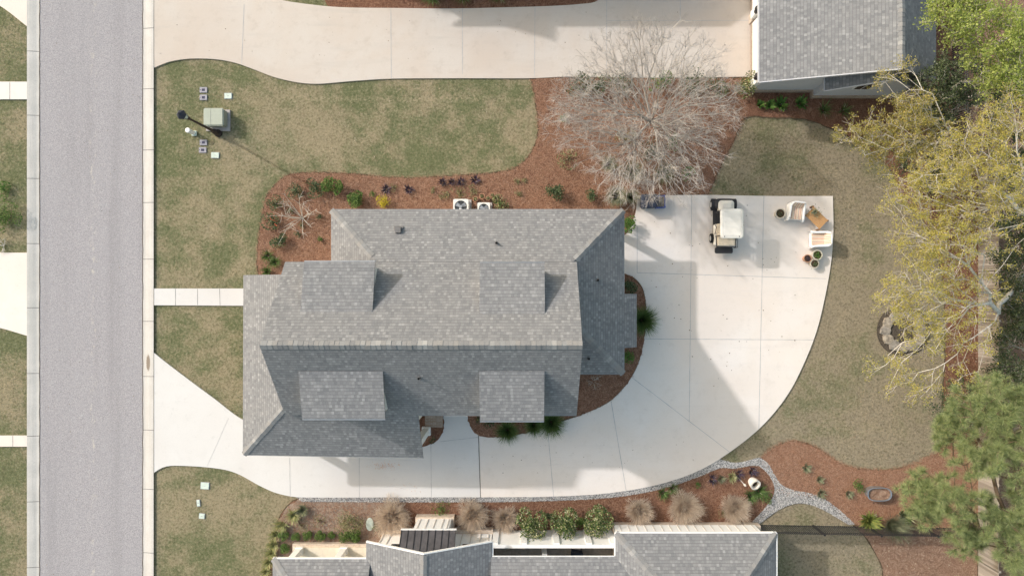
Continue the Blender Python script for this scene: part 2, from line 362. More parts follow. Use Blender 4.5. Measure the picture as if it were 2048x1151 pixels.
def wloc(o):
    L = Vector((0, 0, 0))
    while o is not None: L += Vector(o.location); o = o.parent
    return L
def npmesh(name, V, F, mat, parent=None, local=False, smooth=False):
    V = np.asarray(V, dtype=np.float32); F = np.asarray(F, dtype=np.int32)
    if parent is not None and not local: V = V - np.array(wloc(parent), dtype=np.float32)
    me = bpy.data.meshes.new(name); n = F.shape[1]
    me.vertices.add(len(V)); me.vertices.foreach_set('co', V.ravel())
    me.loops.add(F.size); me.loops.foreach_set('vertex_index', F.ravel())
    me.polygons.add(len(F)); me.polygons.foreach_set('loop_start', np.arange(len(F), dtype=np.int32) * n)
    me.polygons.foreach_set('loop_total', np.full(len(F), n, dtype=np.int32))
    if smooth: me.polygons.foreach_set('use_smooth', np.ones(len(F), dtype=bool))
    me.update(calc_edges=True)
    o = bpy.data.objects.new(name, me); COL.objects.link(o); me.materials.append(M[mat])
    if parent is not None: o.parent = parent
    return o
def tag(o, label=None, cat=None, group=None, kind=None):
    if label: o['label'] = label
    if cat: o['category'] = cat
    if group: o['group'] = group
    if kind: o['kind'] = kind
    return o
def thing(name, label, cat, loc=(0, 0, 0), rz=0, group=None):
    o = bpy.data.objects.new(name, None); COL.objects.link(o); o.location = loc; o.rotation_euler = (0, 0, rz)
    o.empty_display_size = .2
    return tag(o, label, cat, group)
def copy_tree(o, loc, rz=0, label=None, scale=None):
    c = o.copy(); COL.objects.link(c); c.location = loc; c.rotation_euler = (0, 0, rz)
    if scale: c.scale = (scale, scale, scale) if isinstance(scale, (int, float)) else scale
    if label: c['label'] = label
    for ch in list(o.children):
        d = ch.copy(); COL.objects.link(d); d.parent = c
        for g in list(ch.children): e = g.copy(); COL.objects.link(e); e.parent = d
    return c
# outlines
def spline(pts, step=7.0):
    """smooth closed outline through photo-pixel points; a third value 1 keeps a corner sharp"""
    out = []; n = len(pts)
    for i in range(n):
        p0, p1, p2, p3 = (pts[(i - 1) % n], pts[i], pts[(i + 1) % n], pts[(i + 2) % n])
        c1 = len(p1) > 2; c2 = len(p2) > 2
        a, b, c, d = (np.array(q[:2], float) for q in (p0, p1, p2, p3))
        L = np.linalg.norm(c - b); k = max(1, int(L / step))
        t1 = (c - b) if c1 else (c - a) / 2; t2 = (c - b) if c2 else (d - b) / 2
        m = L / max(np.linalg.norm(t1), 1e-6); t1 = t1 * min(1.0, m) ; m = L / max(np.linalg.norm(t2), 1e-6); t2 = t2 * min(1.0, m)
        if c1 and c2: k = 1
        for j in range(k):
            t = j / k; h = (2*t**3-3*t**2+1, t**3-2*t**2+t, -2*t**3+3*t**2, t**3-t**2)
            out.append(h[0]*b + h[1]*t1 + h[2]*c + h[3]*t2)
    return out
def sheet(name, pts, z, mat, kind='structure', thick=0, jitter=0, rim=None, rimw=.05, step=7.0, seed=1):
    o2 = spline(pts, step); rg = random.Random(seed)
    W = [P(q[0], q[1]) for q in o2]
    if jitter: W = [Vector((q.x + rg.uniform(-jitter, jitter), q.y + rg.uniform(-jitter, jitter), 0)) for q in W]
    bm = bmesh.new(); vs = [bm.verts.new((q.x, q.y, z)) for q in W]
    f = bm.faces.new(vs); f.normal_update()
    if f.normal.z < 0: f.normal_flip()
    if thick:
        lo = [bm.verts.new((q.x, q.y, z - thick)) for q in W]
        for i in range(len(vs)): j = (i + 1) % len(vs); bm.faces.new((vs[i], vs[j], lo[j], lo[i]))
    bmesh.ops.triangulate(bm, faces=[f]); me = bpy.data.meshes.new(name); bm.to_mesh(me); bm.free()
    o = bpy.data.objects.new(name, me); COL.objects.link(o); me.materials.append(M[mat]); o['kind'] = kind
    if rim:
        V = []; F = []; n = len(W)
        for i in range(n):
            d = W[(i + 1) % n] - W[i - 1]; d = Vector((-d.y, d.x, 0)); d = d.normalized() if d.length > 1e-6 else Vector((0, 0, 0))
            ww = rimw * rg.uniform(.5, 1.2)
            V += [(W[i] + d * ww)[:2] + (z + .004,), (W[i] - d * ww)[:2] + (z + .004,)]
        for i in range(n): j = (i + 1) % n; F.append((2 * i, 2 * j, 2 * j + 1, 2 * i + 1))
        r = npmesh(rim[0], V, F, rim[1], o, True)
    return o
def lines(name, segs, z, mat, parent, width=.022, wob=.004, seed=3):
    """thin joint strips cut in a slab"""
    V = []; F = []; rg = random.Random(seed)
    for a, b in segs:
        A, B = P(*a), P(*b); L = (B - A).length; k = max(2, int(L / .25)); d = (B - A).normalized(); nrm = Vector((-d.y, d.x, 0)); base = len(V)
        for i in range(k + 1):
            c = A + (B - A) * (i / k) + nrm * rg.uniform(-wob, wob); ww = width / 2 * rg.uniform(.7, 1.25)
            V += [(c.x + nrm.x * ww, c.y + nrm.y * ww, z), (c.x - nrm.x * ww, c.y - nrm.y * ww, z)]
        for i in range(k): q = base + 2 * i; F.append((q, q + 1, q + 3, q + 2))
    return npmesh(name, V, F, mat, parent, True)

# ------------------------------------------------------------------ ground, street, slabs, beds
C = 1
bm = MB(); bm.poly([(-300, -300, -.03), (300, -300, -.03), (300, 300, -.03), (-300, 300, -.03)]); g = bm.build('ground', 'lawn'); g['kind'] = 'structure'
sheet('street', [(78, -1500, C), (78, 2600, C), (287, 2600, C), (286, -1500, C)], -.012, 'asphalt')
for nm, x0, x1, mt, js in (('curb_west', 55.5, 79, 'curb_left', [-24, 103, 231, 357, 487, 615, 746, 871, 1002, 1133]),
                           ('curb_east', 285.5, 308.5, 'curb_right', [-60, 57, 178, 300, 405, 518, 642, 752, 859, 977, 1104])):
    b = MB(); a = P(x0, 0).x; c = P(x1, 0).x; y0, y1 = -50, 50
    face = (a, c) if nm == 'curb_east' else (c, a)
    # rolled gutter section: low at the street, lifting to the back of kerb
    prof = [(0, -.006), (.25, .0), (.55, .035), (.8, .055), (1, .06)]
    rg = random.Random(5)
    ys = np.arange(y0, y1 + .01, .5); off = [rg.uniform(-.018, .018) for _ in ys]
    for i in range(len(ys) - 1):
        for (t0, h0), (t1, h1) in zip(prof, prof[1:]):
            def xx(t, k): return face[0] + (face[1] - face[0]) * t + (off[k] if t == 0 else 0)
            pts = [(xx(t0, i), ys[i], h0), (xx(t1, i), ys[i], h1), (xx(t1, i + 1), ys[i + 1], h1), (xx(t0, i + 1), ys[i + 1], h0)]
            if nm == 'curb_west': pts.reverse()
            b.poly(pts)
    o = b.build(nm, mt); o['kind'] = 'structure'
    V = []; F = []
    for j in js:
        y = P(0, j).y; n = len(V)
        for (t, h) in prof: xq = face[0] + (face[1] - face[0]) * t; V += [(xq, y - .014, h + .004), (xq, y + .014, h + .004)]
        for i in range(len(prof) - 1): q = n + 2 * i; F.append((q, q + 1, q + 3, q + 2))
    npmesh('joint', V, F, 'joint', o, True)
    # dirty seam between asphalt and gutter
    V = []; F = []; yy = np.arange(-50, 50, .3)
    for k, y in enumerate(yy):
        q = face[0] + rg.uniform(-.012, .012); V += [(q - .016, y, .0), (q + .016, y, .0)]
        if k: F.append((2 * k - 2, 2 * k - 1, 2 * k + 1, 2 * k))
    npmesh('seam', V, F, 'soil_edge', o, True)

SLAB = .03
# main driveway in two pours
drive_w = sheet('driveway', [(309, 705, C), (330, 722), (380, 760), (430, 797), (484, 837), (530, 850), (780, 850), (846, 826, C), (937, 826, C), (942, 850), (957, 870, C), (961, 993, C), (800, 993), (600, 993), (555, 985), (520, 970), (480, 948), (450, 938), (400, 932), (345, 930), (325, 934), (309, 944, C)],
                .045, 'concrete_white', thick=.08, rim=None)
drive_e = sheet('driveway', [(958, 870, C), (1000, 873), (1060, 863), (1130, 840), (1180, 822), (1222, 800), (1255, 765), (1275, 730), (1286, 690), (1292, 640), (1291, 600), (1284, 573), (1268, 555), (1250, 548), (1190, 545, C), (1190, 472, C), (1249, 470), (1262, 450), (1271, 425), (1275, 391, C), (1416, 390), (1540, 392), (1665, 392, C), (1666, 460), (1662, 520), (1650, 590), (1633, 660), (1610, 720), (1580, 780), (1543, 830), (1500, 872), (1440, 916), (1390, 943), (1330, 964), (1260, 979), (1180, 988), (1080, 992), (962, 993, C)],
                .045, 'concrete_cream', thick=.08)
lines('expansion_joint', [((580, 914), (581, 993)), ((719, 914), (719, 993)), ((862, 888), (863, 993)), ((880, 882), (957, 873))], .0495, 'joint_faint', drive_w)
lines('pour_joint', [((957, 870), (961, 993))], .0535, 'joint', drive_w, .035)
lines('faint_joint', [((458, 835), (415, 931))], .0495, 'joint_faint', drive_w, .012)
lines('expansion_joint', [((1096, 865), (1107, 991)), ((1222, 802), (1252, 980)), ((1265, 755), (1459, 903)), ((1383, 391), (1378, 842)), ((1527, 392), (1517, 857)), ((1274, 545), (1652, 557)), ((1290, 677), (1627, 679)), ((1274, 452), (1274, 545))], .0495, 'joint_faint', drive_e, .024)
walk = sheet('front_walk', [(309, 576.5, C), (500, 576.5, C), (500, 611, C), (309, 610, C)], .045, 'concrete_white', thick=.08)
lines('expansion_joint', [((352, 577), (352, 610)), ((396, 577), (396, 610)), ((440, 577), (441, 611))], .0495, 'joint', walk, .02)
top = sheet('neighbour_driveway', [(309, -400, C), (309, 136, C), (340, 124), (380, 118), (430, 119), (470, 126), (510, 140), (550, 155), (600, 166), (640, 168), (700, 163), (780, 158), (900, 157), (1060, 157), (1140, 154), (1300, 156), (1506, 154, C), (1530, 154, C), (1530, -400, C), (1215, -400, C), (1214, -30), (1195, 2), (1160, 9), (1100, 13), (1000, 16), (900, 18), (800, 17), (700, 16), (640, 12), (560, 0), (520, -20), (470, -400, C)],
            .045, 'concrete_top', thick=.08)
lines('expansion_joint', [((489, 10), (484, 128)), ((782, 18), (783, 157)), ((925, 18), (925, 149)), ((1070, 15), (1069, 155)), ((1213, -40), (1213, 155)), ((1213, 42), (1506, 42)), ((1360, -40), (1360, 42))], .0495, 'joint_faint', top, .024)
for nm, pts in (('west_driveway_corner', [(-300, -200, C), (56, -200, C), (56, 54, C), (0, 12), (-120, -50), (-300, -90, C)]),
                ('west_walk', [(-300, 164, C), (56, 164, C), (56, 199, C), (-300, 199, C)]),
                ('west_driveway', [(-300, 500, C), (-20, 504), (20, 505), (56, 505, C), (56, 671, C), (0, 655), (-80, 640), (-300, 640, C)]),
                ('west_walk_lower', [(-300, 870, C), (56, 870, C), (56, 892, C), (-300, 892, C)])):
    o = sheet(nm, pts, .045, 'concrete_cream', thick=.08)
    if 'walk' in nm: y = 165 if nm == 'west_walk' else 870.5; lines('expansion_joint', [((21 if y < 200 else 27, y), (21 if y < 200 else 27, y + (34 if y < 200 else 21)))], .0495, 'joint', o, .02)

bed1 = [(519, 552), (515, 500), (523, 440), (532, 395), (550, 370), (575, 350), (620, 345), (700, 347), (790, 355), (850, 354), (930, 350), (1000, 344), (1032, 334), (1055, 315), (1070, 290), (1076, 260), (1073, 215), (1067, 180), (1061, 156, C), (1140, 155), (1300, 157), (1505, 156, C), (1540, 60, C), (1540, -400, C), (2600, -400, C), (2600, 1500, C), (1770, 1500, C), (1765, 1140), (1750, 1105), (1730, 1072), (1708, 1046), (1680, 1022), (1650, 1001), (1600, 990), (1565, 985), (1548, 955), (1522, 916, C), (1560, 888), (1590, 882), (1630, 893), (1660, 913), (1690, 930), (1740, 939), (1800, 936), (1865, 915), (1885, 880), (1885, 800), (1890, 700), (1885, 560), (1850, 450), (1800, 390), (1785, 345), (1750, 310), (1700, 275), (1640, 248), (1600, 238), (1540, 236), (1490, 236), (1468, 280), (1440, 335), (1416, 389, C), (1275, 391, C), (1271, 425), (1262, 450), (1249, 470, C), (1200, 470, C), (1200, 440, C), (700, 440, C), (660, 530, C), (560, 570, C)]
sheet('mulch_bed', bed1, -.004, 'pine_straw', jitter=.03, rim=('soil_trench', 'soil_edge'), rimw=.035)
sheet('mulch_bed', [(660, 17), (700, 20), (800, 21), (900, 22), (1000, 20), (1100, 17), (1165, 12), (1199, 2), (1216, -40), (1216, -300, C), (640, -300, C), (650, 0)], -.004, 'pine_straw', jitter=.03, seed=2)
sheet('mulch_bed', [(838, 822, C), (885, 822, C), (887, 850), (881, 870), (866, 884), (838, 893, C)], .056, 'pine_straw', jitter=.02, step=4, rim=('straw_rim', 'pine_straw'), rimw=.04)
sheet('mulch_bed', [(935, 822, C), (937, 835), (943, 853), (958, 868), (1000, 872), (1060, 861), (1130, 837), (1180, 820), (1221, 798), (1253, 764), (1273, 729), (1284, 690), (1290, 640), (1289, 600), (1282, 574), (1267, 557), (1250, 549), (1190, 545, C), (1100, 760, C), (1000, 822, C)], .056, 'pine_straw', jitter=.035, step=4, rim=('straw_rim', 'pine_straw'), rimw=.04)
bed2 = [(600, 996), (575, 1010), (555, 1042), (546, 1075), (540, 1110), (530, 1150), (520, 1500, C), (1500, 1500, C), (1500, 1060, C), (1515, 1046), (1535, 1022), (1553, 995), (1553, 970), (1540, 948), (1518, 928), (1490, 932), (1460, 934), (1438, 930), (1400, 948), (1335, 970), (1260, 986), (1180, 994), (1080, 998), (960, 998), (800, 998)]
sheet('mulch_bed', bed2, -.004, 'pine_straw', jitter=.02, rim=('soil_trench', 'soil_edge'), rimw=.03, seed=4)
sheet('old_mulch', [(597, 999, C), (575, 1012), (556, 1044), (548, 1075), (545, 1110), (540, 1200, C), (760, 1200, C), (775, 1060), (800, 1030), (812, 1000, C)], .004, 'old_mulch', jitter=.04)
grav = [(592, 992, C), (960, 993), (1080, 992), (1180, 988), (1260, 979), (1330, 964), (1390, 943), (1438, 917, C), (1465, 924), (1490, 922), (1520, 914), (1535, 925), (1547, 945), (1562, 968), (1590, 980), (1620, 985), (1650, 998), (1680, 1020), (1710, 1047, C), (1697, 1048, C), (1660, 1026), (1630, 1011), (1600, 1005), (1570, 1012), (1540, 1030), (1520, 1046, C), (1503, 1043, C), (1528, 1017), (1546, 992), (1549, 972), (1537, 948), (1518, 931), (1495, 931), (1470, 936), (1440, 935), (1400, 951), (1340, 972), (1260, 989), (1180, 997), (1080, 1001), (960, 1003), (780, 1003), (604, 1002, C)]
sheet('gravel_strip', grav, .010, 'gravel_base', jitter=.01)
# woodland floor beyond the board fence and beyond the black fence
sheet('woodland_floor', [(1905, 60, C), (1905, 330), (1957, 345, C), (1957, 1400, C), (2600, 1400, C), (2600, -400, C), (1905, -400, C)], .004, 'woodland_floor')
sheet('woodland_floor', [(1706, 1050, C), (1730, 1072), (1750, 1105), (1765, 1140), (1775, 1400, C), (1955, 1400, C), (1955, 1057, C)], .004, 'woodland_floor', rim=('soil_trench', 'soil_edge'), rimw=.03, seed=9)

def inpoly(x, y, poly):
    n = len(poly); px = np.array([p[0] for p in poly]); py = np.array([p[1] for p in poly]); ins = np.zeros(len(x), bool)
    j = n - 1
    for i in range(n):
        cond = ((py[i] > y) != (py[j] > y)) & (x < (px[j] - px[i]) * (y - py[i]) / (py[j] - py[i] + 1e-12) + px[i]); ins ^= cond; j = i
    return ins
def sample(poly, n, rng):
    o2 = [P(q[0], q[1]) for q in spline(poly, 10)]; pl = [(q.x, q.y) for q in o2]; xs = [q[0] for q in pl]; ys = [q[1] for q in pl]
    X = rng.uniform(min(xs), max(xs), n); Y = rng.uniform(min(ys), max(ys), n); k = inpoly(X, Y, pl); return X[k], Y[k]
# pebbles
rng = np.random.default_rng(7)
X, Y = sample(grav, 260000, rng); n = len(X); print('pebbles', n)
n = min(n, 26000); X, Y = X[:n], Y[:n]
oc = np.array([(1, 0, 0), (0, 1, 0), (-1, 0, 0), (0, -1, 0), (0, 0, 1)], float)
s = rng.uniform(.016, .036, (n, 1, 1)) * np.array([1, .75, .6]); a = rng.uniform(0, 2 * PI, n)
V = oc[None] * s * rng.uniform(.8, 1.2, (n, 5, 3)); x = V[..., 0] * np.cos(a)[:, None] - V[..., 1] * np.sin(a)[:, None]; y = V[..., 0] * np.sin(a)[:, None] + V[..., 1] * np.cos(a)[:, None]
V = np.stack([x + X[:, None], y + Y[:, None], V[..., 2] + rng.uniform(.012, .03, (n, 1))], -1).reshape(-1, 3)
F = (np.array([(0, 1, 4), (1, 2, 4), (2, 3, 4), (3, 0, 4)])[None] + (np.arange(n) * 5)[:, None, None]).reshape(-1, 3)
o = npmesh('river_gravel', V, F, 'pebbles'); tag(o, 'grey and white river pebbles filling the border strip beside the driveway', 'gravel', kind='stuff')

# ------------------------------------------------------------------ foliage helpers
def leafcards(C_, size, rng, up=.5, aspect=.6, bend=.25, size_var=.35):
    n = len(C_); d = rng.normal(size=(n, 3)); d[:, 2] *= .6; d /= np.linalg.norm(d, axis=1)[:, None]
    nr = rng.normal(size=(n, 3)); nr[:, 2] += up * 3; nr -= (nr * d).sum(1)[:, None] * d; nr /= np.linalg.norm(nr, axis=1)[:, None] + 1e-9
    sd = np.cross(nr, d); s = (size * (1 + rng.uniform(-size_var, size_var, n)))[:, None]
    v = np.stack([C_ - d * s * .5, C_ + sd * s * aspect * .5 - nr * s * bend * .3, C_ + d * s * .5 - nr * s * bend, C_ - sd * s * aspect * .5 - nr * s * bend * .3], 1).reshape(-1, 3)
    return v, np.arange(n * 4).reshape(n, 4)
def tubes(polys, sides=4):
    Vs = []; Fs = []; base = 0
    for pts, rad in polys:
        p = np.asarray(pts, float); m = len(p); r = np.asarray(rad, float)
        d = np.gradient(p, axis=0); d /= np.linalg.norm(d, axis=1)[:, None] + 1e-9
        ref = np.array([0, 0, 1.]) if abs(d[0, 2]) < .8 else np.array([1., 0, 0])
        u = np.cross(d, ref); u /= np.linalg.norm(u, axis=1)[:, None] + 1e-9; v = np.cross(d, u)
        a = np.arange(sides) * 2 * PI / sides
        ring = p[:, None] + (u[:, None] * np.cos(a)[None, :, None] + v[:, None] * np.sin(a)[None, :, None]) * r[:, None, None]
        Vs.append(ring.reshape(-1, 3)); i = np.arange(m - 1)[:, None] * sides; j = np.arange(sides)[None]; jn = (j + 1) % sides
        Fs.append((np.stack([i + j, i + jn, i + sides + jn, i + sides + j], -1).reshape(-1, 4)) + base); base += m * sides
    return np.concatenate(Vs), np.concatenate(Fs)
def blades(c, n, radius, height, width, rng, droop=.6, seg=4, inner=.12, lean=(.15, 1.0)):
    c = np.asarray(c, float); ph = rng.uniform(0, 2 * PI, n); ln = rng.uniform(lean[0], lean[1], n); H = height * rng.uniform(.65, 1.1, n); Rr = radius * ln * rng.uniform(.8, 1.1, n)
    bx = inner * np.sqrt(rng.uniform(0, 1, n)) * np.cos(ph); by = inner * np.sqrt(rng.uniform(0, 1, n)) * np.sin(ph)
    t = np.linspace(0, 1, seg + 1)[None]; wob = rng.normal(0, .12, n)[:, None] * t ** 2
    r = Rr[:, None] * t ** 1.25; z = H[:, None] * (t * (1 + droop * ln[:, None]) - droop * ln[:, None] * 1.1 * t ** 2.2)
    pw = ph[:, None] + wob; x = c[0] + bx[:, None] + r * np.cos(pw); y = c[1] + by[:, None] + r * np.sin(pw); z = c[2] + np.maximum(z, .01)
    wd = width * (1 - t ** 2 * .85) / 2 * rng.uniform(.7, 1.3, n)[:, None]; tw = rng.uniform(-.5, .5, n)[:, None]
    sx = -np.sin(pw + tw) * wd; sy = np.cos(pw + tw) * wd
    L = np.stack([x + sx, y + sy, z], -1); Rt = np.stack([x - sx, y - sy, z], -1)
    V = np.stack([L, Rt], 2).reshape(n, -1, 3); k = (seg + 1) * 2
    q = np.array([(2 * i, 2 * i + 1, 2 * i + 3, 2 * i + 2) for i in range(seg)])
    return V.reshape(-1, 3), (q[None] + (np.arange(n) * k)[:, None, None]).reshape(-1, 4)
def merge(*vf):
    V = []; F = []; b = 0
    for v, f in vf: V.append(v); F.append(f + b); b += len(v)
    return np.concatenate(V), np.concatenate(F)
SEED = [100]
def newrng(): SEED[0] += 1; return np.random.default_rng(SEED[0])
def bush(px, py, r, h, label, mat='leaf_green', n=900, leaf=.07, cat='shrub', name='shrub', group=None, lump=.25, z0=0.0, open_=0, stem='bark_brown'):
    rg = newrng(); b = P(px, py, z0); t = thing(name, label, cat, b, group=group)
    # lumpy crown: several offset clusters, leaves near their skins
    nl = 9; cen = rg.normal(size=(nl, 3)) * np.array([.42, .42, .22]) * r; cen[:, 2] = np.abs(cen[:, 2]) + h * .5; cen[0] = (0, 0, h * .55)
    rad = r * rg.uniform(.40, .72, nl)
    k = rg.integers(0, nl, n); d = rg.normal(size=(n, 3)); d /= np.linalg.norm(d, axis=1)[:, None]
    c = cen[k] + d * (rad[k] * rg.uniform(.55, 1.0, n) ** .5)[:, None] * np.array([1, 1, .75 * h / max(r, .1) * .8])
    c[:, :2] *= (1 + rg.normal(0, lump * .2, n))[:, None]
    q = np.linalg.norm(c[:, :2], axis=1); lim = r * 1.05; c[:, :2] *= np.minimum(1, lim / (q + 1e-6))[:, None]
    c[:, 2] = np.clip(c[:, 2], .04, h * 1.1)
    v, f = leafcards(c, leaf, rg, .5, .62); npmesh('foliage', v, f, mat, t, True)
    pl = []
    for i in range(7):
        e = cen[i % nl] * rg.uniform(.8, 1.0); m = e * .5 + rg.normal(0, .03, 3); pl.append(([(0, 0, 0), m, e], [.018, .012, .005]))
    v, f = tubes(pl); npmesh('stem', v, f, stem, t, True)
    return t
def clump(px, py, r, h, n, label, mat='blade_green', width=.018, cat='plant', name='grass_clump', group=None, droop=.6, z0=0.0, inner=.12, lean=(.15, 1.0), seg=4):
    rg = newrng(); b = P(px, py, z0); t = thing(name, label, cat, b, group=group)
    v, f = blades((0, 0, 0), n, r, h, width, rg, droop, seg, inner, lean); npmesh('blades', v, f, mat, t, True)
    v, f = blades((0, 0, 0), n // 6, r * .75, h * .5, width * .9, rg, droop * 1.3, 3, inner); npmesh('old_growth', v, f, 'blade_dry', t, True)
    return t
def sparse(px, py, r, h, label, mat='leaf_dark', n=120, leaf=.08, nb=10, cat='shrub', name='sparse_shrub', group=None, stem='bark_pale', sr=.012):
    """open shrub: visible forked stems with leaves along their outer halves"""
    rg = newrng(); b = P(px, py); t = thing(name, label, cat, b, group=group); pl = []; cs = []
    for i in range(nb):
        a = rg.uniform(0, 2 * PI); e = np.array([math.cos(a) * r * rg.uniform(.5, 1), math.sin(a) * r * rg.uniform(.5, 1), h * rg.uniform(.5, 1)])
        m = e * .5 + rg.normal(0, .06, 3) * r; pl.append(([(0, 0, 0), m, e], [sr, sr * .7, sr * .35]))
        for j in range(4):
            q = m + (e - m) * rg.uniform(.1, 1); e2 = q + rg.normal(0, .22, 3) * r + (e - m) * .3; e2[2] = max(.05, e2[2]); pl.append(([q, (q + e2) / 2 + rg.normal(0, .02, 3), e2], [sr * .5, sr * .4, sr * .25])); cs.append((q, e2))
        cs.append((m, e))
    v, f = tubes(pl); npmesh('stem', v, f, stem, t, True)
    if n:
        k = rg.integers(0, len(cs), n); A = np.array([c[0] for c in cs])[k]; B = np.array([c[1] for c in cs])[k]
        c = A + (B - A) * rg.uniform(.2, 1.1, (n, 1)) + rg.normal(0, .05, (n, 3)); c[:, 2] = np.maximum(c[:, 2], .04)
        v, f = leafcards(c, leaf, rg, .5, .6); npmesh('foliage', v, f, mat, t, True)
    return t
def skeleton(base, targets, alpha, rng):
    """join each target to the cheapest node already in the tree"""
    base = np.asarray(base, float); T = np.asarray(targets, float); o = np.argsort(np.linalg.norm(T - base[0], axis=1)); T = T[o]
    nodes = list(map(np.array, base)); par = [-1] + list(range(len(base) - 1)); pl = [0.0]
    for i in range(1, len(base)): pl.append(pl[-1] + np.linalg.norm(base[i] - base[i - 1]))
    for t in T:
        A = np.array(nodes); d = np.linalg.norm(A - t, axis=1); cost = d + alpha * np.array(pl)
        cost[(A[:, 2] > t[2] + .6)] += 3; cost[0] += 2
        k = int(np.argmin(cost)); q = nodes[k]
        L = d[k]; steps = max(1, int(L / .8)); pk = k
        for s_ in range(1, steps + 1):
            p = q + (t - q) * s_ / steps
            if s_ < steps: p = p + rng.normal(0, .07, 3) * min(1, L)
            nodes.append(p); par.append(pk); pl.append(pl[pk] + L / steps); pk = len(nodes) - 1
    return np.array(nodes), np.array(par)
def tree(name, label, cat, base, lobes, n_att, leafspec, bark, alpha=.45, r_twig=.012, seed=1, twigs=3, twig_len=.45, pipe=2.2, max_r=.3, group=None, trunk_pts=None, ntwig_side=3, tspread=.55):
    rg = np.random.default_rng(seed); b = Vector(base); t = thing(name, label, cat, b, group=group)
    L = []; wts = []
    for lb in lobes:
        px, py, z, rp, rz = lb[:5]; c = P(px, py, z); L.append((c, rp / PPM * (1 - z / CAM_H), rz)); wts.append((lb[5] if len(lb) > 5 else 1) * rp * rp)
    wts = np.array(wts) / sum(wts); k = rg.choice(len(L), n_att, p=wts)
    d = rg.normal(size=(n_att, 3)); d /= np.linalg.norm(d, axis=1)[:, None]; rad = rg.uniform(.15, 1, n_att) ** .5
    T = np.array([np.array(L[i][0]) for i in k]) + d * rad[:, None] * np.array([[L[i][1], L[i][1], L[i][2]] for i in k]); T -= np.array(b)
    T[:, 2] = np.maximum(T[:, 2], .35)
    tp = [np.zeros(3)] + [np.array(q, float) for q in (trunk_pts or [(0, 0, T[:, 2].mean() * .25), (0, 0, T[:, 2].mean() * .5)])]
    N, par = skeleton(tp, T, alpha, rg)
    cnt = np.zeros(len(N)); ch = [[] for _ in N]
    for i in range(1, len(N)): ch[par[i]].append(i)
    for i in range(len(N) - 1, -1, -1):
        cnt[i] = max(1, sum(cnt[c] for c in ch[i])) if ch[i] else 1
    rad = np.minimum(max_r, r_twig * cnt ** (1 / pipe))
    big = []; small = []
    done = set()
    for i in range(len(N)):                                   # chains
        kids = sorted(ch[i], key=lambda c: -cnt[c])
        for j, c in enumerate(kids):
            if j == 0 and i != 0 and i in done: continue
            chain = [i, c]; q = c
            while ch[q]:
                nx = max(ch[q], key=lambda z_: cnt[z_]); done.add(q); chain.append(nx); q = nx
            rr = [min(rad[chain[1]], rad[a]) for a in chain]; big.append((N[chain], rr))
    ends = [i for i in range(len(N)) if len(ch[i]) <= 1 and i > 2]
    tips = []
    for i in ends:
        d0 = N[i] - N[par[i]]; d0 = d0 / (np.linalg.norm(d0) + 1e-6)
        for j in range(twigs):
            q = d0 * .7 + rg.normal(0, tspread, 3); q[2] += .15; q /= np.linalg.norm(q); e = N[i] + q * twig_len * rg.uniform(.5, 1.2); m = (N[i] + e) / 2 + rg.normal(0, .05, 3) * twig_len
            small.append(([N[i], m, e], [r_twig * .8, r_twig * .6, r_twig * .4])); tips.append((N[i], e))
            for s_ in range(ntwig_side):
                q2 = N[i] + (e - N[i]) * rg.uniform(.2, .9); e2 = q2 + (q * .6 + rg.normal(0, .5, 3)) * twig_len * .45; small.append(([q2, e2], [r_twig * .55, r_twig * .35])); tips.append((q2, e2))
    v, f = tubes(big, 6); npmesh('trunk', v, f, bark, t, True, smooth=True)
    if small: v, f = tubes(small, 3); npmesh('twigs', v, f, leafspec.get('twig', bark), t, True)
    if leafspec.get('n'):
        A = np.array([a for a, _ in tips]); B = np.array([b_ for _, b_ in tips]); n = leafspec['n']
        if leafspec.get('kind') == 'needles':
            k = rg.choice(len(A), n, replace=n > len(A)); c = B[k]; m = leafspec['per']; d = rg.normal(size=(n, m, 3)); ax = (B[k] - A[k]); ax /= np.linalg.norm(ax, axis=1)[:, None] + 1e-6; d += ax[:, None] * 1.0 + np.array([0, 0, .25]); d /= np.linalg.norm(d, axis=2)[..., None]
            st = c[:, None] - ax[:, None] * rg.uniform(0, .12, (n, m, 1)); en = st + d * leafspec['size'] * rg.uniform(.7, 1.15, (n, m, 1)); sd = np.cross(d, rg.normal(size=(n, m, 3))); sd /= np.linalg.norm(sd, axis=2)[..., None] + 1e-6; sd *= leafspec['w']
            V = np.stack([st - sd, st + sd, en + sd * .3, en - sd * .3], 2).reshape(-1, 3); F = np.arange(n * m * 4).reshape(-1, 4)
        else:
            cl = leafspec.get('cluster', 5); m = n // cl; k = rg.integers(0, len(A), m); c = A[k] + (B[k] - A[k]) * rg.uniform(.25, 1.1, (m, 1)); c = np.repeat(c, cl, 0) + rg.normal(0, leafspec['spread'], (m * cl, 3))
            V, F = leafcards(c, leafspec['size'], rg, leafspec.get('up', .4), .65)
        npmesh('foliage', V, F, leafspec['mat'], t, True)
    return t
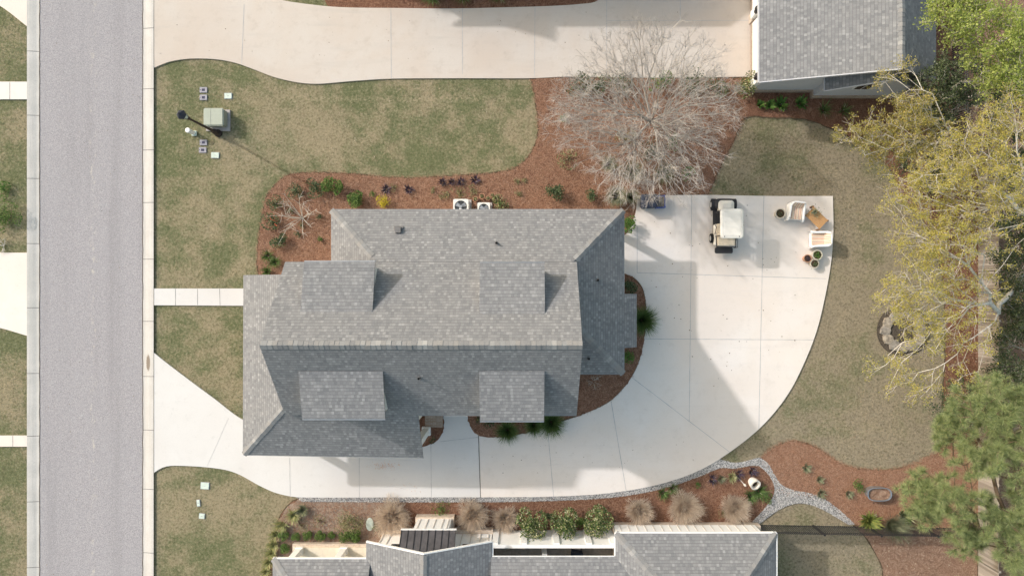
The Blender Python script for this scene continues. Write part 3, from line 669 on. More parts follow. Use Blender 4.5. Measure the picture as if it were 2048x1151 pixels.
# ------------------------------------------------------------------ houses
def caps(name, a, b, parent, drop=.5, w=.15, seed=1, step=.2, lift=.012):
    """row of folded cap shingles laid from a (low / start) to b, each one lapping the last"""
    rg = random.Random(seed); a, b = Vector(a), Vector(b); d = b - a; L = d.length; d.normalize(); s = Vector((-d.y, d.x, 0)).normalized(); mb = MB(); n = int(L / step)
    for i in range(n):
        p = a + d * (i * step); q = a + d * ((i + 1) * step + .05); ww = w * rg.uniform(.94, 1.06); j = s * rg.uniform(-.008, .008)
        up0 = Vector((0, 0, lift + .018)); up1 = Vector((0, 0, lift + .004)); dn = Vector((0, 0, -ww * drop))
        A, Bq = p + up0 + j, q + up1 + j
        L0, R0, L1, R1 = A + s * ww + dn, A - s * ww + dn, Bq + s * ww + dn, Bq - s * ww + dn
        k = len(mb.v); mb.v += [tuple(x) for x in (A, Bq, L0, L1, R0, R1, L0 + Vector((0, 0, -.02)), A + Vector((0, 0, -.02)), R0 + Vector((0, 0, -.02)))]
        for f in ((k, k + 2, k + 3, k + 1), (k, k + 1, k + 5, k + 4), (k, k + 7, k + 6, k + 2), (k, k + 4, k + 8, k + 7)): mb.f.append(f); mb.uv += [(0, 0)] * 4
    return mb.build(name, 'ridge_caps', parent)
def prismX(mb, prof, x0, x1):
    A = [(x0, y, z) for y, z in prof]; B = [(x1, y, z) for y, z in prof]; mb.poly(A); mb.poly(B[::-1])
    for i in range(len(prof)): j = (i + 1) % len(prof); mb.poly([A[i], B[i], B[j], A[j]], [(0, 0), (x1 - x0, 0), (x1 - x0, 1), (0, 1)])
def prismY(mb, prof, y0, y1):
    A = [(x, y0, z) for x, z in prof]; B = [(x, y1, z) for x, z in prof]; mb.poly(A); mb.poly(B[::-1])
    for i in range(len(prof)): j = (i + 1) % len(prof); mb.poly([A[i], B[i], B[j], A[j]], [(0, 0), (0, y1 - y0), (1, y1 - y0), (1, 0)])
def strip(mb, a, b, h=.13, t=.03):
    """fascia board / gutter along an eave edge, hanging below a-b"""
    a, b = Vector(a), Vector(b); d = (b - a).normalized(); s = Vector((-d.y, d.x, 0)).normalized() * t; dn = Vector((0, 0, -h))
    q = [a - s, a + s, b + s, b - s]; lo = [x + dn for x in q]
    mb.poly(q[::-1]); mb.poly(lo)
    for i in range(4): j = (i + 1) % 4; mb.poly([q[i], q[j], lo[j], lo[i]])
def on_plane(px, py, f, z0=4):
    z = z0
    for _ in range(30): p = P(px, py, z); z = f(p.x, p.y)
    return P(px, py, z)

# --- the main house
XW, XE, YR, YN, YS, ZE, ZM, ZR = -10.16, 2.32, -2.21, 1.12, -5.43, 3.2, 4.9, 7.75
house = thing('house', 'large house with long grey shingle roof and four shed dormers mid plot', 'house', (-4, -2.2, 0))
b = MB(); prismX(b, [(.85, 0), (.85, 5.0), (YR, 7.6), (-5.15, 5.01), (-5.15, 0)], -9.9, 2.08); b.box(-8.3, 2.05, .8, 3.1, 0, 3.1); b.box(2.06, 4.15, -3.5, 2.0, 0, 3.05); b.box(4.1, 4.95, -2.5, -.5, 0, 2.62)
b.box(-5.0, -4.78, -6.1, -5.1, 0, 3.1); b.build('wall', 'wall_cream', house)
b = MB()
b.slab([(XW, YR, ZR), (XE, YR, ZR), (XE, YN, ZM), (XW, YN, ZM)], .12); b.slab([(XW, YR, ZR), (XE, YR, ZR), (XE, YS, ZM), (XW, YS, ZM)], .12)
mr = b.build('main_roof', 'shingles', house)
caps('ridge_cap', (XE, YR, ZR), (XW, YR, ZR), mr, .85, .17, 3)
b = MB()
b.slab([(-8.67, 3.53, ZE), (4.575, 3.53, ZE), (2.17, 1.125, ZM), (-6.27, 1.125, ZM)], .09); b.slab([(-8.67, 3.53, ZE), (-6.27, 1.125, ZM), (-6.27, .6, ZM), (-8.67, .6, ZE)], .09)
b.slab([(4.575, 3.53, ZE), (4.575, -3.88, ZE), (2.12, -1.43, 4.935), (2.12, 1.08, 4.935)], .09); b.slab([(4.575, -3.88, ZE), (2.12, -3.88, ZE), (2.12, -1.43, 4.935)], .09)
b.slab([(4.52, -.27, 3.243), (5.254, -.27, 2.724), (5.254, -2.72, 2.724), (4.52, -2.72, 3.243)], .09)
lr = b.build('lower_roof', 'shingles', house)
caps('hip_cap', (-8.67, 3.53, ZE), (-6.4, 1.26, 4.81), lr, .5, .15, 4); caps('hip_cap', (4.575, 3.53, ZE), (2.25, 1.2, 4.85), lr, .5, .15, 5); caps('hip_cap', (4.575, -3.88, ZE), (2.3, -1.6, 4.81), lr, .5, .15, 6)
b = MB()
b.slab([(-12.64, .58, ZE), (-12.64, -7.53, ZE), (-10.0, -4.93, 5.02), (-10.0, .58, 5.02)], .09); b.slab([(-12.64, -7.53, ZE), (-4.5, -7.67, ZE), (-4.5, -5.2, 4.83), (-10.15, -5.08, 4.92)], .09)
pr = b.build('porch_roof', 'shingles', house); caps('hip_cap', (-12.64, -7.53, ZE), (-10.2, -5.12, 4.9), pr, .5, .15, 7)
b = MB()
for a, c in (((-12.645, .58, 3.15), (-12.66, -7.55, 3.17)), ((-12.64, -7.56, 3.17), (-4.5, -7.70, 3.17)), ((-8.67, 3.55, 3.17), (4.58, 3.55, 3.17)), ((4.6, 3.53, 3.17), (4.6, -3.88, 3.17)), ((2.1, -3.9, 3.17), (4.58, -3.9, 3.17)), ((-4.48, -5.45, 4.87), (XE, -5.45, 4.87))): strip(b, a, c, .12, .022)
b.build('gutter', 'gutter_grey', house)
fN = lambda x, y: ZR - (YR - y) / (YR - YN) * (ZR - ZM) if False else ZM + (YN - y) * (ZR - ZM) / (YN - YR)
fS = lambda x, y: ZR - (YR - y) * (ZR - ZM) / (YR - YS)
def dormer(x0, x1, yf, zf, yb, zb, nm_label, seed):
    """shed dormer: cheek and front walls with its own low pitched roof"""
    d = MB(); inn = .22 if yf > YR else -.22; z1 = zf - .10 + (zb - zf) * abs(.22 / (yb - yf)); wy = yf - inn; base = (fN if yf > YR else fS)(0, wy) - .2
    prof = [(wy, base), (wy, z1), (yb, zb - .12), (yb, zb - .5)]
    if yf < YR: prof.reverse()
    prismX(d, prof, x0 + .12, x1 - .12); dm = d.build('dormer', 'wall_cream', house, label=nm_label)
    r_ = MB(); r_.slab([(x0, yf, zf), (x1, yf, zf), (x1, yb, zb), (x0, yb, zb)], .09); r_.build('dormer_roof', 'shingles', dm)
    s_ = MB(); strip(s_, (x0, yf + (.025 if yf > YR else -.025), zf - .03), (x1, yf + (.025 if yf > YR else -.025), zf - .03), .1, .02); s_.build('dormer_gutter', 'steel', dm)
    wn = MB(); g0 = x0 + (x1 - x0) * .3; sg = 1 if yf > YR else -1
    for k in (0, 1): a_ = g0 + k * .75; wn.box(a_, a_ + .6, *sorted((wy - sg * .02, wy + sg * .03)), z1 - .75, z1 - .12)
    wn.build('dormer_window', 'glass_dark', dm)
dormer(-8.93, -6.03, 1.073, 6.2, -.955, 6.675, 'wider dormer towards the street on the upper slope', 1)
dormer(-1.74, .90, 1.02, 6.2, -1.035, 6.75, 'narrower dormer on the upper slope nearer the parking pad', 2)
dormer(-8.97, -5.59, -5.33, 6.32, -3.32, 6.80, 'wider dormer on the lower slope above the porch roof', 3)
dormer(-1.74, .88, -5.44, 6.2, -3.32, 6.80, 'dormer on the lower slope that juts past the eave', 4)
for cx_, cy_ in ((-12.15, -7.05), (-12.15, .1), (-12.15, -2.3), (-12.15, -4.7), (-9.6, -7.1), (-7.1, -7.1), (-4.78, -7.1), (4.2, 3.02)):
    b = MB(); b.box(cx_ - .15, cx_ + .15, cy_ - .15, cy_ + .15, .3, 2.95).box(cx_ - .21, cx_ + .21, cy_ - .21, cy_ + .21, 0, .32).box(cx_ - .2, cx_ + .2, cy_ - .2, cy_ + .2, 2.95, 3.1); b.build('column', 'white_paint', house)
b = MB(); b.box(-12.4, -9.9, -5.1, .5, 0, .28); b.build('porch_floor', 'porch_floor', house)
b = MB(); b.box(-4.85, -3.98, -6.92, -5.2, 0, .20).box(-4.83, -4.3, -6.6, -5.2, .2, .36).box(-4.83, -4.6, -7.35, -6.93, 0, .18); b.build('entry_steps', 'brick_brown', house)
lowN = lambda x, y: ZE + (3.53 - y) * .7069; lowE = lambda x, y: ZE + (4.575 - x) * .7069; lowS = lambda x, y: ZE + (y + 3.88) * .7069
p = on_plane(797, 461, lowN); b = MB(); b.box(p.x - .14, p.x + .14, p.y - .12, p.y + .14, p.z - .05, p.z + .20, taper=.12).box(p.x - .2, p.x + .2, p.y - .2, p.y + .2, p.z - .1, p.z - .02); b.build('roof_vent', 'metal_vent', house)
for px, py, f in ((993, 486, lowN), (1195, 560, lowE), (839, 755, fS), (1177, 716, lowS)):
    p = on_plane(px, py, f); b = MB(); b.cyl(p.x, p.y, p.z - .1, p.z + .28, .045, n=10, cap=False).cyl(p.x, p.y, p.z - .1, p.z + .06, .10, .06, n=10); b.build('plumbing_vent', 'metal_vent', house)

# --- neighbour house at the lower edge
sh = thing('neighbour_house', 'neighbouring white board and batten house with grey shingle roofs along the bottom edge', 'house', (0, -15, 0))
zE = 2.7; pt = .6
b = MB(); d = 3.705; xm = 4.28 + d
b.slab([(4.28, -11.28, zE), (11.69, -11.28, zE), (xm, -11.28 - d, zE + pt * d)], .09)
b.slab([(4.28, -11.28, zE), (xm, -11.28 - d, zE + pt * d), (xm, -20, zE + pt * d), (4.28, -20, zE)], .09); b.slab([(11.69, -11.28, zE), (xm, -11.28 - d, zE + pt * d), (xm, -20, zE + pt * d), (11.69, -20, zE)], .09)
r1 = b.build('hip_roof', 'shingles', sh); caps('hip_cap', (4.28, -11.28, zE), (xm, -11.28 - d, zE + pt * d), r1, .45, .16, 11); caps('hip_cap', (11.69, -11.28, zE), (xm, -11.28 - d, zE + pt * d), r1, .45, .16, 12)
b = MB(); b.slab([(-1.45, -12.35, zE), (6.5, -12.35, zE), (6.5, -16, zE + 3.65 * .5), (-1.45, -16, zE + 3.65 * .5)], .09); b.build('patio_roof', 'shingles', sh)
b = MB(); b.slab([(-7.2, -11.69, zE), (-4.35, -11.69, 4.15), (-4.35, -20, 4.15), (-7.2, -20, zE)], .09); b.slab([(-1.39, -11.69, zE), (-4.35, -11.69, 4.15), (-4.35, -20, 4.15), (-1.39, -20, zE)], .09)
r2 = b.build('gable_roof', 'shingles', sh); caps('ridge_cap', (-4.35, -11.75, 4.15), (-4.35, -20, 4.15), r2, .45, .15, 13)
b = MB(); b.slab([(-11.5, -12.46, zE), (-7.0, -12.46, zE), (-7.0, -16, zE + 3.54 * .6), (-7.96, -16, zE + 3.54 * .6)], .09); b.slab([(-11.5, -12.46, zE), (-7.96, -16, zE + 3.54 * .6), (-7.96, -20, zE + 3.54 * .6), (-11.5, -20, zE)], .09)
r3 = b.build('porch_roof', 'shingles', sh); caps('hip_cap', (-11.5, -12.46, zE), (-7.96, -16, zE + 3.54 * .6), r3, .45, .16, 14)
b = MB()
for a, c in (((4.28, -11.255, zE), (11.7, -11.255, zE)), ((-7.2, -11.665, zE + .012), (-4.35, -11.665, 4.162)), ((-4.35, -11.665, 4.162), (-1.39, -11.665, zE + .012)), ((11.71, -11.28, zE), (11.71, -20, zE)), ((4.26, -11.28, zE), (4.26, -12.35, zE)), ((-11.5, -12.44, zE), (-7.2, -12.44, zE)), ((-1.37, -11.69, zE - .02), (-1.37, -12.4, zE - .02))): strip(b, a, c, .14, .026)
strip(b, (-1.4, -12.335, zE), (4.9, -12.335, zE), .05, .015); b.build('fascia', 'white_paint', sh)
b = MB(); b.box(4.5, 11.42, -19.8, -11.64, .55, 2.66); prismY(b, [(-6.85, .5), (-6.85, 2.6), (-4.35, 3.9), (-1.5, 2.6), (-1.5, .5)], -12.1, -19.8); b.box(-5.16, -3.5, -12.2, -11.36, .5, 2.2); b.box(-1.5, 4.6, -16.6, -16.2, 0, 3.5); b.box(-11, -6.9, -19, -14.9, 0, 2.7)
b.build('wall', 'white_paint', sh)
for xs_, y_, z_ in (([4.75 + i * .405 for i in range(17)], -11.615, 2.6), ((-5.0, -4.62, -4.24, -3.86, -3.6), -11.335, 2.2), ((-6.8, -6.45, -2.95, -2.5, -2.05, -1.65), -12.07, 2.5)):
    for x in xs_: b = MB(); b.box(x - .02, x + .02, y_ - .025, y_, .56, z_); b.build('batten', 'cart_panel', sh)
for q in ((4.45, 11.73, -19.9, -11.69, 0, .53), (-5.28, -3.38, -11.915, -11.28, 0, .5), (-6.95, -1.45, -19.9, -11.92, 0, .48)): b = MB(); b.box(*q); b.build('brick_foundation', 'brick_tan', sh)
b = MB(); b.box(-11.4, -6.96, -19, -12.67, 0, .3); b.build('porch_edge', 'brick_tan', sh)
b = MB(); b.box(-11.2, -6.97, -19, -12.82, .303, .42); b.build('porch_floor', 'porch_floor', sh)
b = MB(); b.box(-1.42, 4.44, -18, -12.25, .05, .3); b.build('patio_floor', 'patio_floor', sh)
for x in (-10.99, -8.80): b = MB(); b.box(x - .15, x + .15, -13.07, -12.78, .42, 2.65).box(x - .18, x + .18, -13.10, -12.75, .42, .6); b.build('porch_post', 'white_paint', sh)
b = MB(); b.box(.95, 1.18, -13.0, -12.77, .3, 2.65); b.build('porch_post', 'white_paint', sh)
b = MB(); b.box(-1.42, 4.44, -12.2, -12.1, 0, 1.98)
for x in (-1.3, .07, 1.62, 3.15, 4.3): b.box(x - .14, x + .14, -12.1, -12.03, 0, 1.9)
b.box(-1.45, 4.46, -12.22, -12.06, 1.98, 2.03); b.build('screen_wall', 'white_paint', sh)
b = MB(); b.slab([(-5.66, -11.28, 2.3), (-3.1, -11.28, 2.3), (-3.1, -12.12, 3.2), (-5.66, -12.12, 3.2)], .05)
mrf = b.build('metal_bay_roof', 'copper_dark', sh); b = MB()
for i in range(9): x = -5.64 + i * .3165; b.slab([(x - .012, -11.27, 2.335), (x + .012, -11.27, 2.335), (x + .012, -12.1, 3.225), (x - .012, -12.1, 3.225)], .045)
b.build('standing_seam', 'iron_black', mrf)
b = MB(); strip(b, (-5.68, -11.26, 2.29), (-3.08, -11.26, 2.29), .12, .022); b.build('bay_fascia', 'white_paint', sh)
for x in (-5.95, -2.6):
    b = MB(); b.box(x - .30, x + .30, -12.12, -12.06, 1.85, 2.5); wd = b.build('window', 'white_paint', sh); b = MB(); b.box(x - .22, x + .22, -12.08, -12.045, 1.95, 2.42); b.build('pane', 'glass_dark', wd)
cr = thing('patio_chair', 'dark navy metal chair on the shaded patio behind the white screen wall', 'chair', (2.62, -13.05, .3), -.15)
b = MB(); b.box(-.27, .27, -.27, .25, .40, .45); b.build('seat', 'chair_navy', cr, True); b = MB(); b.box(-.26, .26, .24, .29, .5, .95); b.build('backrest', 'chair_navy', cr, True)
for x, y in ((-.25, -.25), (.25, -.25), (-.25, .25), (.25, .25)): b = MB(); b.bar((x, y, 0), (x, y, .42), .016); b.build('leg', 'chair_navy', cr, True)
for x in (-.28, .28): b = MB(); b.bar((x, .24, .64), (x, -.24, .62), .018).bar((x, -.24, .62), (x, -.25, .4), .014); b.build('armrest', 'chair_navy', cr, True)

# --- garage house at the upper right
gh = thing('neighbour_garage', 'neighbouring garage with grey shingle gable roof and black wall lanterns at the upper right', 'garage', (15, 14, 0))
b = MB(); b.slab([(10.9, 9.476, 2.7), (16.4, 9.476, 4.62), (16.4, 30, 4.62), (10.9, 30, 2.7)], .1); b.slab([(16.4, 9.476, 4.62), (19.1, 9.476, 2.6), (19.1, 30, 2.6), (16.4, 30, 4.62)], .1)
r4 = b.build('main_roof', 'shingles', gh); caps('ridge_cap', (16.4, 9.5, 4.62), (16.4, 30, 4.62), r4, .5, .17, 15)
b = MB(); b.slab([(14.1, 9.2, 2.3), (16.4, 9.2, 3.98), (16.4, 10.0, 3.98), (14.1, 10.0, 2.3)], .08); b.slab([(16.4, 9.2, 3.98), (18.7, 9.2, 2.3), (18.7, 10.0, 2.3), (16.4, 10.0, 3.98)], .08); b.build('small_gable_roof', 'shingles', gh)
b = MB(); prismY(b, [(11.45, .35), (11.45, 2.75), (16.4, 4.48), (18.9, 2.65), (18.9, .35)], 9.8, 29.8); prismY(b, [(14.4, .35), (14.4, 2.35), (16.4, 3.85), (18.4, 2.35), (18.4, .35)], 9.52, 9.9); b.build('wall', 'wall_grey', gh)
b = MB(); b.box(11.37, 19, 9.75, 29.9, 0, .35); b.build('brick_foundation', 'brick_brown', gh); b = MB(); b.box(14.35, 18.5, 9.46, 9.745, 0, .35); b.build('brick_foundation', 'brick_brown', gh)
b = MB(); strip(b, (10.88, 9.45, 2.7), (10.88, 30, 2.7), .14, .02); strip(b, (10.9, 9.455, 2.71), (16.4, 9.455, 4.63), .16, .02); strip(b, (14.1, 9.18, 2.31), (16.4, 9.18, 3.99), .14, .018); strip(b, (14.08, 9.2, 2.3), (14.08, 9.95, 2.3), .12, .018); b.build('fascia', 'wall_grey', gh)
b = MB(); b.box(11.38, 11.46, 13.7, 17.5, .02, 2.3); b.box(11.38, 11.46, 9.9, 13.1, .02, 2.3); b.build('garage_door', 'white_paint', gh)
for y in (13.15, 9.78): b = MB(); b.box(11.3, 11.6, y, y + .45, 0, .6); b.build('brick_pier', 'brick_tan', gh); b = MB(); b.box(11.2, 11.5, y + .05, y + .4, .6, 2.55); b.build('corner_column', 'white_paint', gh)
b = MB(); b.box(15.75, 16.55, 9.49, 9.525, 1.45, 2.45); wd = b.build('window', 'white_paint', gh); b = MB(); b.box(15.81, 16.12, 9.475, 9.50, 1.52, 2.38).box(16.18, 16.49, 9.475, 9.50, 1.52, 2.38); b.build('pane', 'glass_dark', wd)
for px, py in ((1517, 18), (1516.5, 152)):
    p = P(px, py, 1.95); b = MB(); b.lathe(p.x, p.y, [(0, 2.12), (.06, 2.1), (.17, 1.98), (.18, 1.93), (.13, 1.9), (.10, 1.6), (0, 1.58)], 14).box(p.x, 11.4, p.y - .02, p.y + .02, 1.95, 2.0); b.build('wall_lantern', 'iron_black', gh)
# --- house beyond the top edge, whose shadow reaches the top driveway
nh = thing('house_to_the_north', 'house beyond the top edge whose stepped shadow falls across the upper driveway', 'house', (-4, 20, 0))
b = MB(); b.slab([(-7.55, 15.35, 3.2), (6.26, 15.35, 3.2), (6.26, 19.5, 5.6), (-7.55, 19.5, 5.6)], .1); b.slab([(-7.55, 23.6, 3.2), (6.26, 23.6, 3.2), (6.26, 19.5, 5.6), (-7.55, 19.5, 5.6)], .1); b.build('roof', 'shingles', nh)
b = MB(); b.slab([(-9.8, 16.7, 3.2), (-6.1, 16.7, 6.0), (-6.1, 25, 6.0), (-9.8, 25, 3.2)], .1); b.slab([(-2.4, 16.7, 3.2), (-6.1, 16.7, 6.0), (-6.1, 25, 6.0), (-2.4, 25, 3.2)], .1); b.build('gable_roof', 'shingles', nh)
b = MB(); b.box(-7.2, 5.9, 15.8, 23.2, 0, 3.2); prismY(b, [(-9.4, 0), (-9.4, 3.3), (-6.1, 5.85), (-2.8, 3.3), (-2.8, 0)], 17.0, 24.8); prismX(b, [(15.8, 3.15), (19.5, 5.45), (23.2, 3.15)], -7.2, 5.9); b.build('wall', 'white_paint', nh)

# ------------------------------------------------------------------ fences
fz = thing('board_fence', 'weathered grey board privacy fence running down the right side', 'fence', P(1955, 750))
x = P(1956, 0).x; ytop, ybot = P(0, 350).y, -22.0; bay = 2.4; y = ytop; rg = random.Random(8)
while y > ybot:
    mb = MB(); yy = y
    while yy > y - bay + .01:
        h = 1.5 + rg.uniform(-.02, .02); mb.box(x - .02, x, yy - .138, yy - .004, .04, h); yy -= .144
    mb.build('board_panel', 'weathered_wood', fz); mb = MB(); mb.box(x + .003, x + .04, y - bay, y, .35, .44).box(x + .003, x + .04, y - bay, y, 1.15, 1.24); mb.build('rail', 'weathered_wood', fz)
    mb = MB(); mb.box(x + .003, x + .09, y - .045, y + .045, 0, 1.52); mb.build('post', 'weathered_wood', fz); y -= bay
def iron_fence(label, A, B, h=1.3, bay=2.3):
    A, B = Vector((A.x, A.y, 0)), Vector((B.x, B.y, 0)); t = thing('iron_fence', label, 'fence', A); d = (B - A); L = d.length; d.normalize(); n = int(L / bay)
    for i in range(n):
        a = A + d * (i * L / n); c = A + d * ((i + 1) * L / n); mb = MB()
        for z in (.14, h - .22, h - .06): mb.bar(a + Vector((0, 0, z)), c + Vector((0, 0, z)), .016, 4)
        m = int((c - a).length / .105)
        for j in range(1, m): q = a + (c - a) * (j / m); mb.bar(q + Vector((0, 0, .05)), q + Vector((0, 0, h)), .02, 4)
        mb.build('picket_panel', 'iron_black', t)
    for i in range(n + 1): q = A + d * (i * L / n); mb = MB(); mb.box(q.x - .03, q.x + .03, q.y - .03, q.y + .03, 0, h + .06).box(q.x - .042, q.x + .042, q.y - .042, q.y + .042, h + .06, h + .085); mb.build('post', 'iron_black', t)
iron_fence('black iron picket fence running from the lower house corner to the pine', P(1516, 1047.5), P(1953, 1055))
iron_fence('black iron picket fence beneath the bright green tree at top right', P(1903, -60), P(1903, 345))

# ------------------------------------------------------------------ utilities on the front lawn
b0 = P(437, 267); lp = thing('lamp_post', 'dark lamp post with six-sided lantern leaning across the front lawn view', 'street lamp', b0)
b = MB(); b.lathe(b0.x, b0.y, [(.19, 0), (.19, .10), (.14, .16), (.13, .5), (.10, .58), (.075, .62)], 12); b.build('base', 'post_brown', lp)
b = MB(); b.lathe(b0.x, b0.y, [(.075, .6), (.06, 1.6), (.05, 3.0), (.09, 3.06), (.05, 3.12), (.05, 3.22)], 10); b.build('pole', 'post_brown', lp)
b = MB(); b.lathe(b0.x, b0.y, [(.06, 3.2), (.12, 3.26), (.13, 3.3)], 6); b.build('lantern_holder', 'iron_black', lp)
b = MB(); b.lathe(b0.x, b0.y, [(.115, 3.3), (.17, 3.68)], 6); b.build('glass', 'cover_pale', lp)
b = MB(); b.lathe(b0.x, b0.y, [(.185, 3.67), (.225, 3.68), (.22, 3.72), (.10, 3.86), (.04, 3.9), (.03, 3.97), (0, 4.0)], 6)
for i in range(6): a = i * PI / 3; b.bar((b0.x + .118 * math.cos(a), b0.y + .118 * math.sin(a), 3.28), (b0.x + .175 * math.cos(a), b0.y + .175 * math.sin(a), 3.7), .011, 4)
b.build('lantern_roof', 'chair_navy', lp)
t = thing('transformer_box', 'green metal transformer cabinet on a grey pad beside the lamp post', 'utility box', P(437, 240))
p0, p1 = P(413, 262.5), P(461, 220); b = MB(); b.box(p0.x, p1.x, p0.y, p1.y, -.02, .07); b.build('pad', 'pad_grey', t, bevel=.01)
b = MB(); b.box(-15.62, -14.70, 7.98, 8.80, .07, .62); b.build('cabinet', 'utility_side', t, bevel=.05)
b = MB(); b.box(-15.66, -14.67, 7.95, 8.82, .56, .66); b.build('lid', 'utility_green', t, bevel=.045); b = MB(); b.box(-15.30, -15.285, 7.97, 8.80, .655, .668); b.build('lid_seam', 'utility_side', t)
t = thing('utility_pedestal', 'short white cylindrical utility pedestal left of the lamp post base', 'pedestal', P(389, 267))
q = P(389, 267); b = MB(); b.box(q.x - .13, q.x + .13, q.y - .13, q.y + .13, 0, .07); b.build('base', 'cover_pale', t, bevel=.02); b = MB(); b.cyl(q.x - .03, q.y + .02, .05, .62, .10, .105, 18); b.build('tube', 'white_paint', t); b = MB(); b.lathe(q.x - .03, q.y + .02, [(.125, .58), (.125, .64), (.10, .67), (0, .68)], 18); b.build('cap', 'white_paint', t)
for px, py, lab in ((407, 180, 'grey meter box lid, uppermost of four on the front lawn'), (407, 195, 'grey meter box lid just below the uppermost one, above the green cabinet'), (407, 285, 'grey meter box lid just below the white pedestal'), (405.5, 300, 'grey meter box lid, lowest of the four by the lamp post')):
    q = P(px, py); t = thing('meter_box', lab, 'meter lid', q, group='grey meter box lids in the front lawn'); b = MB(); b.box(-.19, .19, -.14, .14, -.02, .02); b.build('lid', 'cover_grey', t, True, bevel=.012); b = MB(); b.box(-.075, .075, -.06, .06, .021, .028); b.build('reader_hatch', 'cover_dark', t, True); b = MB(); b.cyl(-.15, .0, .015, .024, .022, n=8); b.build('key_hole', 'cover_dark', t, True)
for px, py, w_, h_, rz, lab in ((456.5, 192, .37, .28, 0, 'pale green cover plate above the green cabinet'), (430.5, 310.5, .39, .28, -.03, 'pale green cover plate below the lamp post'), (410, 970.5, .42, .33, -.06, 'pale green cover plate, largest of three by the lower driveway'), (397, 1005, .16, .32, .1, 'narrow pale green cover with a dark edge in the lower lawn'), (404, 1031, .28, .25, -.1, 'small pale cover plate, lowest in the lower left lawn')):
    q = P(px, py); t = thing('utility_cover', lab, 'cover plate', q, rz, 'pale utility cover plates in the lawn'); b = MB(); b.box(-w_ / 2 - .015, w_ / 2 + .015, -h_ / 2 - .015, h_ / 2 + .015, -.02, .012); b.build('frame', 'cover_grey', t, True, bevel=.01); b = MB(); b.box(-w_ / 2, w_ / 2, -h_ / 2, h_ / 2, .0, .028); b.build('plate', 'cover_pale', t, True, bevel=.012); b = MB(); b.box(-.05, .05, -.008, .008, .028, .034); b.build('handle_slot', 'cover_grey', t, True)
def ac(px, py, s, h, lab):
    q = P(px, py, h); t = thing('air_conditioner', lab, 'air conditioner', (q.x, q.y, 0), group='air conditioners by the upper wall'); z = .08
    b = MB(); b.box(-s / 2 - .08, s / 2 + .08, -s / 2 - .08, s / 2 + .08, 0, z); b.build('pad', 'pad_grey', t, True)
    b = MB(); b.box(-s / 2, s / 2, -s / 2, s / 2, z, h - .06); b.build('casing', 'ac_white', t, True, bevel=.05)
    b = MB(); n = 28; ro = s * .40
    o_ = [(max(-s / 2, min(s / 2, math.cos(2 * PI * (i + .5) / n) * s * .68)), max(-s / 2, min(s / 2, math.sin(2 * PI * (i + .5) / n) * s * .68))) for i in range(n)]; i_ = [(math.cos(2 * PI * (i + .5) / n) * ro, math.sin(2 * PI * (i + .5) / n) * ro) for i in range(n)]
    for i in range(n): j = (i + 1) % n; b.poly([(*i_[i], h), (*o_[i], h), (*o_[j], h), (*i_[j], h)]); b.poly([(*i_[j], h), (*i_[j], h - .07), (*i_[i], h - .07), (*i_[i], h)]); b.poly([(*o_[i], h), (*o_[i], h - .08), (*o_[j], h - .08), (*o_[j], h)])
    b.build('top_panel', 'ac_white', t, True); b = MB(); b.cyl(0, 0, h - .059, h - .05, ro * .99, n=24); b.build('fan_well', 'ac_dark', t, True)
    b = MB()
    for k in range(3):
        a = 2 * PI * k / 3 + .5; c0, s0 = math.cos(a), math.sin(a); w2 = .11
        b.poly([(-s0 * w2 * .4, c0 * w2 * .4, h - .02), (s0 * w2 * .4, -c0 * w2 * .4, h - .045), (c0 * ro * .9 + s0 * w2, s0 * ro * .9 - c0 * w2, h - .045), (c0 * ro * .9 - s0 * w2, s0 * ro * .9 + c0 * w2, h - .02)])
    b.build('fan', 'steel', t, True); b = MB()
    for rr_ in (.3, .55, .8, 1.0):
        m = 24
        for i in range(m): b.bar((math.cos(2 * PI * i / m) * ro * rr_, math.sin(2 * PI * i / m) * ro * rr_, h + .006), (math.cos(2 * PI * (i + 1) / m) * ro * rr_, math.sin(2 * PI * (i + 1) / m) * ro * rr_, h + .006), .003, 3)
    b.build('grille', 'ac_dark', t, True); b = MB(); b.cyl(0, 0, h - .05, h + .012, ro * .24, n=14); b.build('motor', 'steel', t, True)
ac(921.5, 413, .74, .95, 'white air conditioner with round fan, the larger one at the eave'); ac(967.5, 417, .60, .75, 'white air conditioner with round fan, the smaller one at the eave')

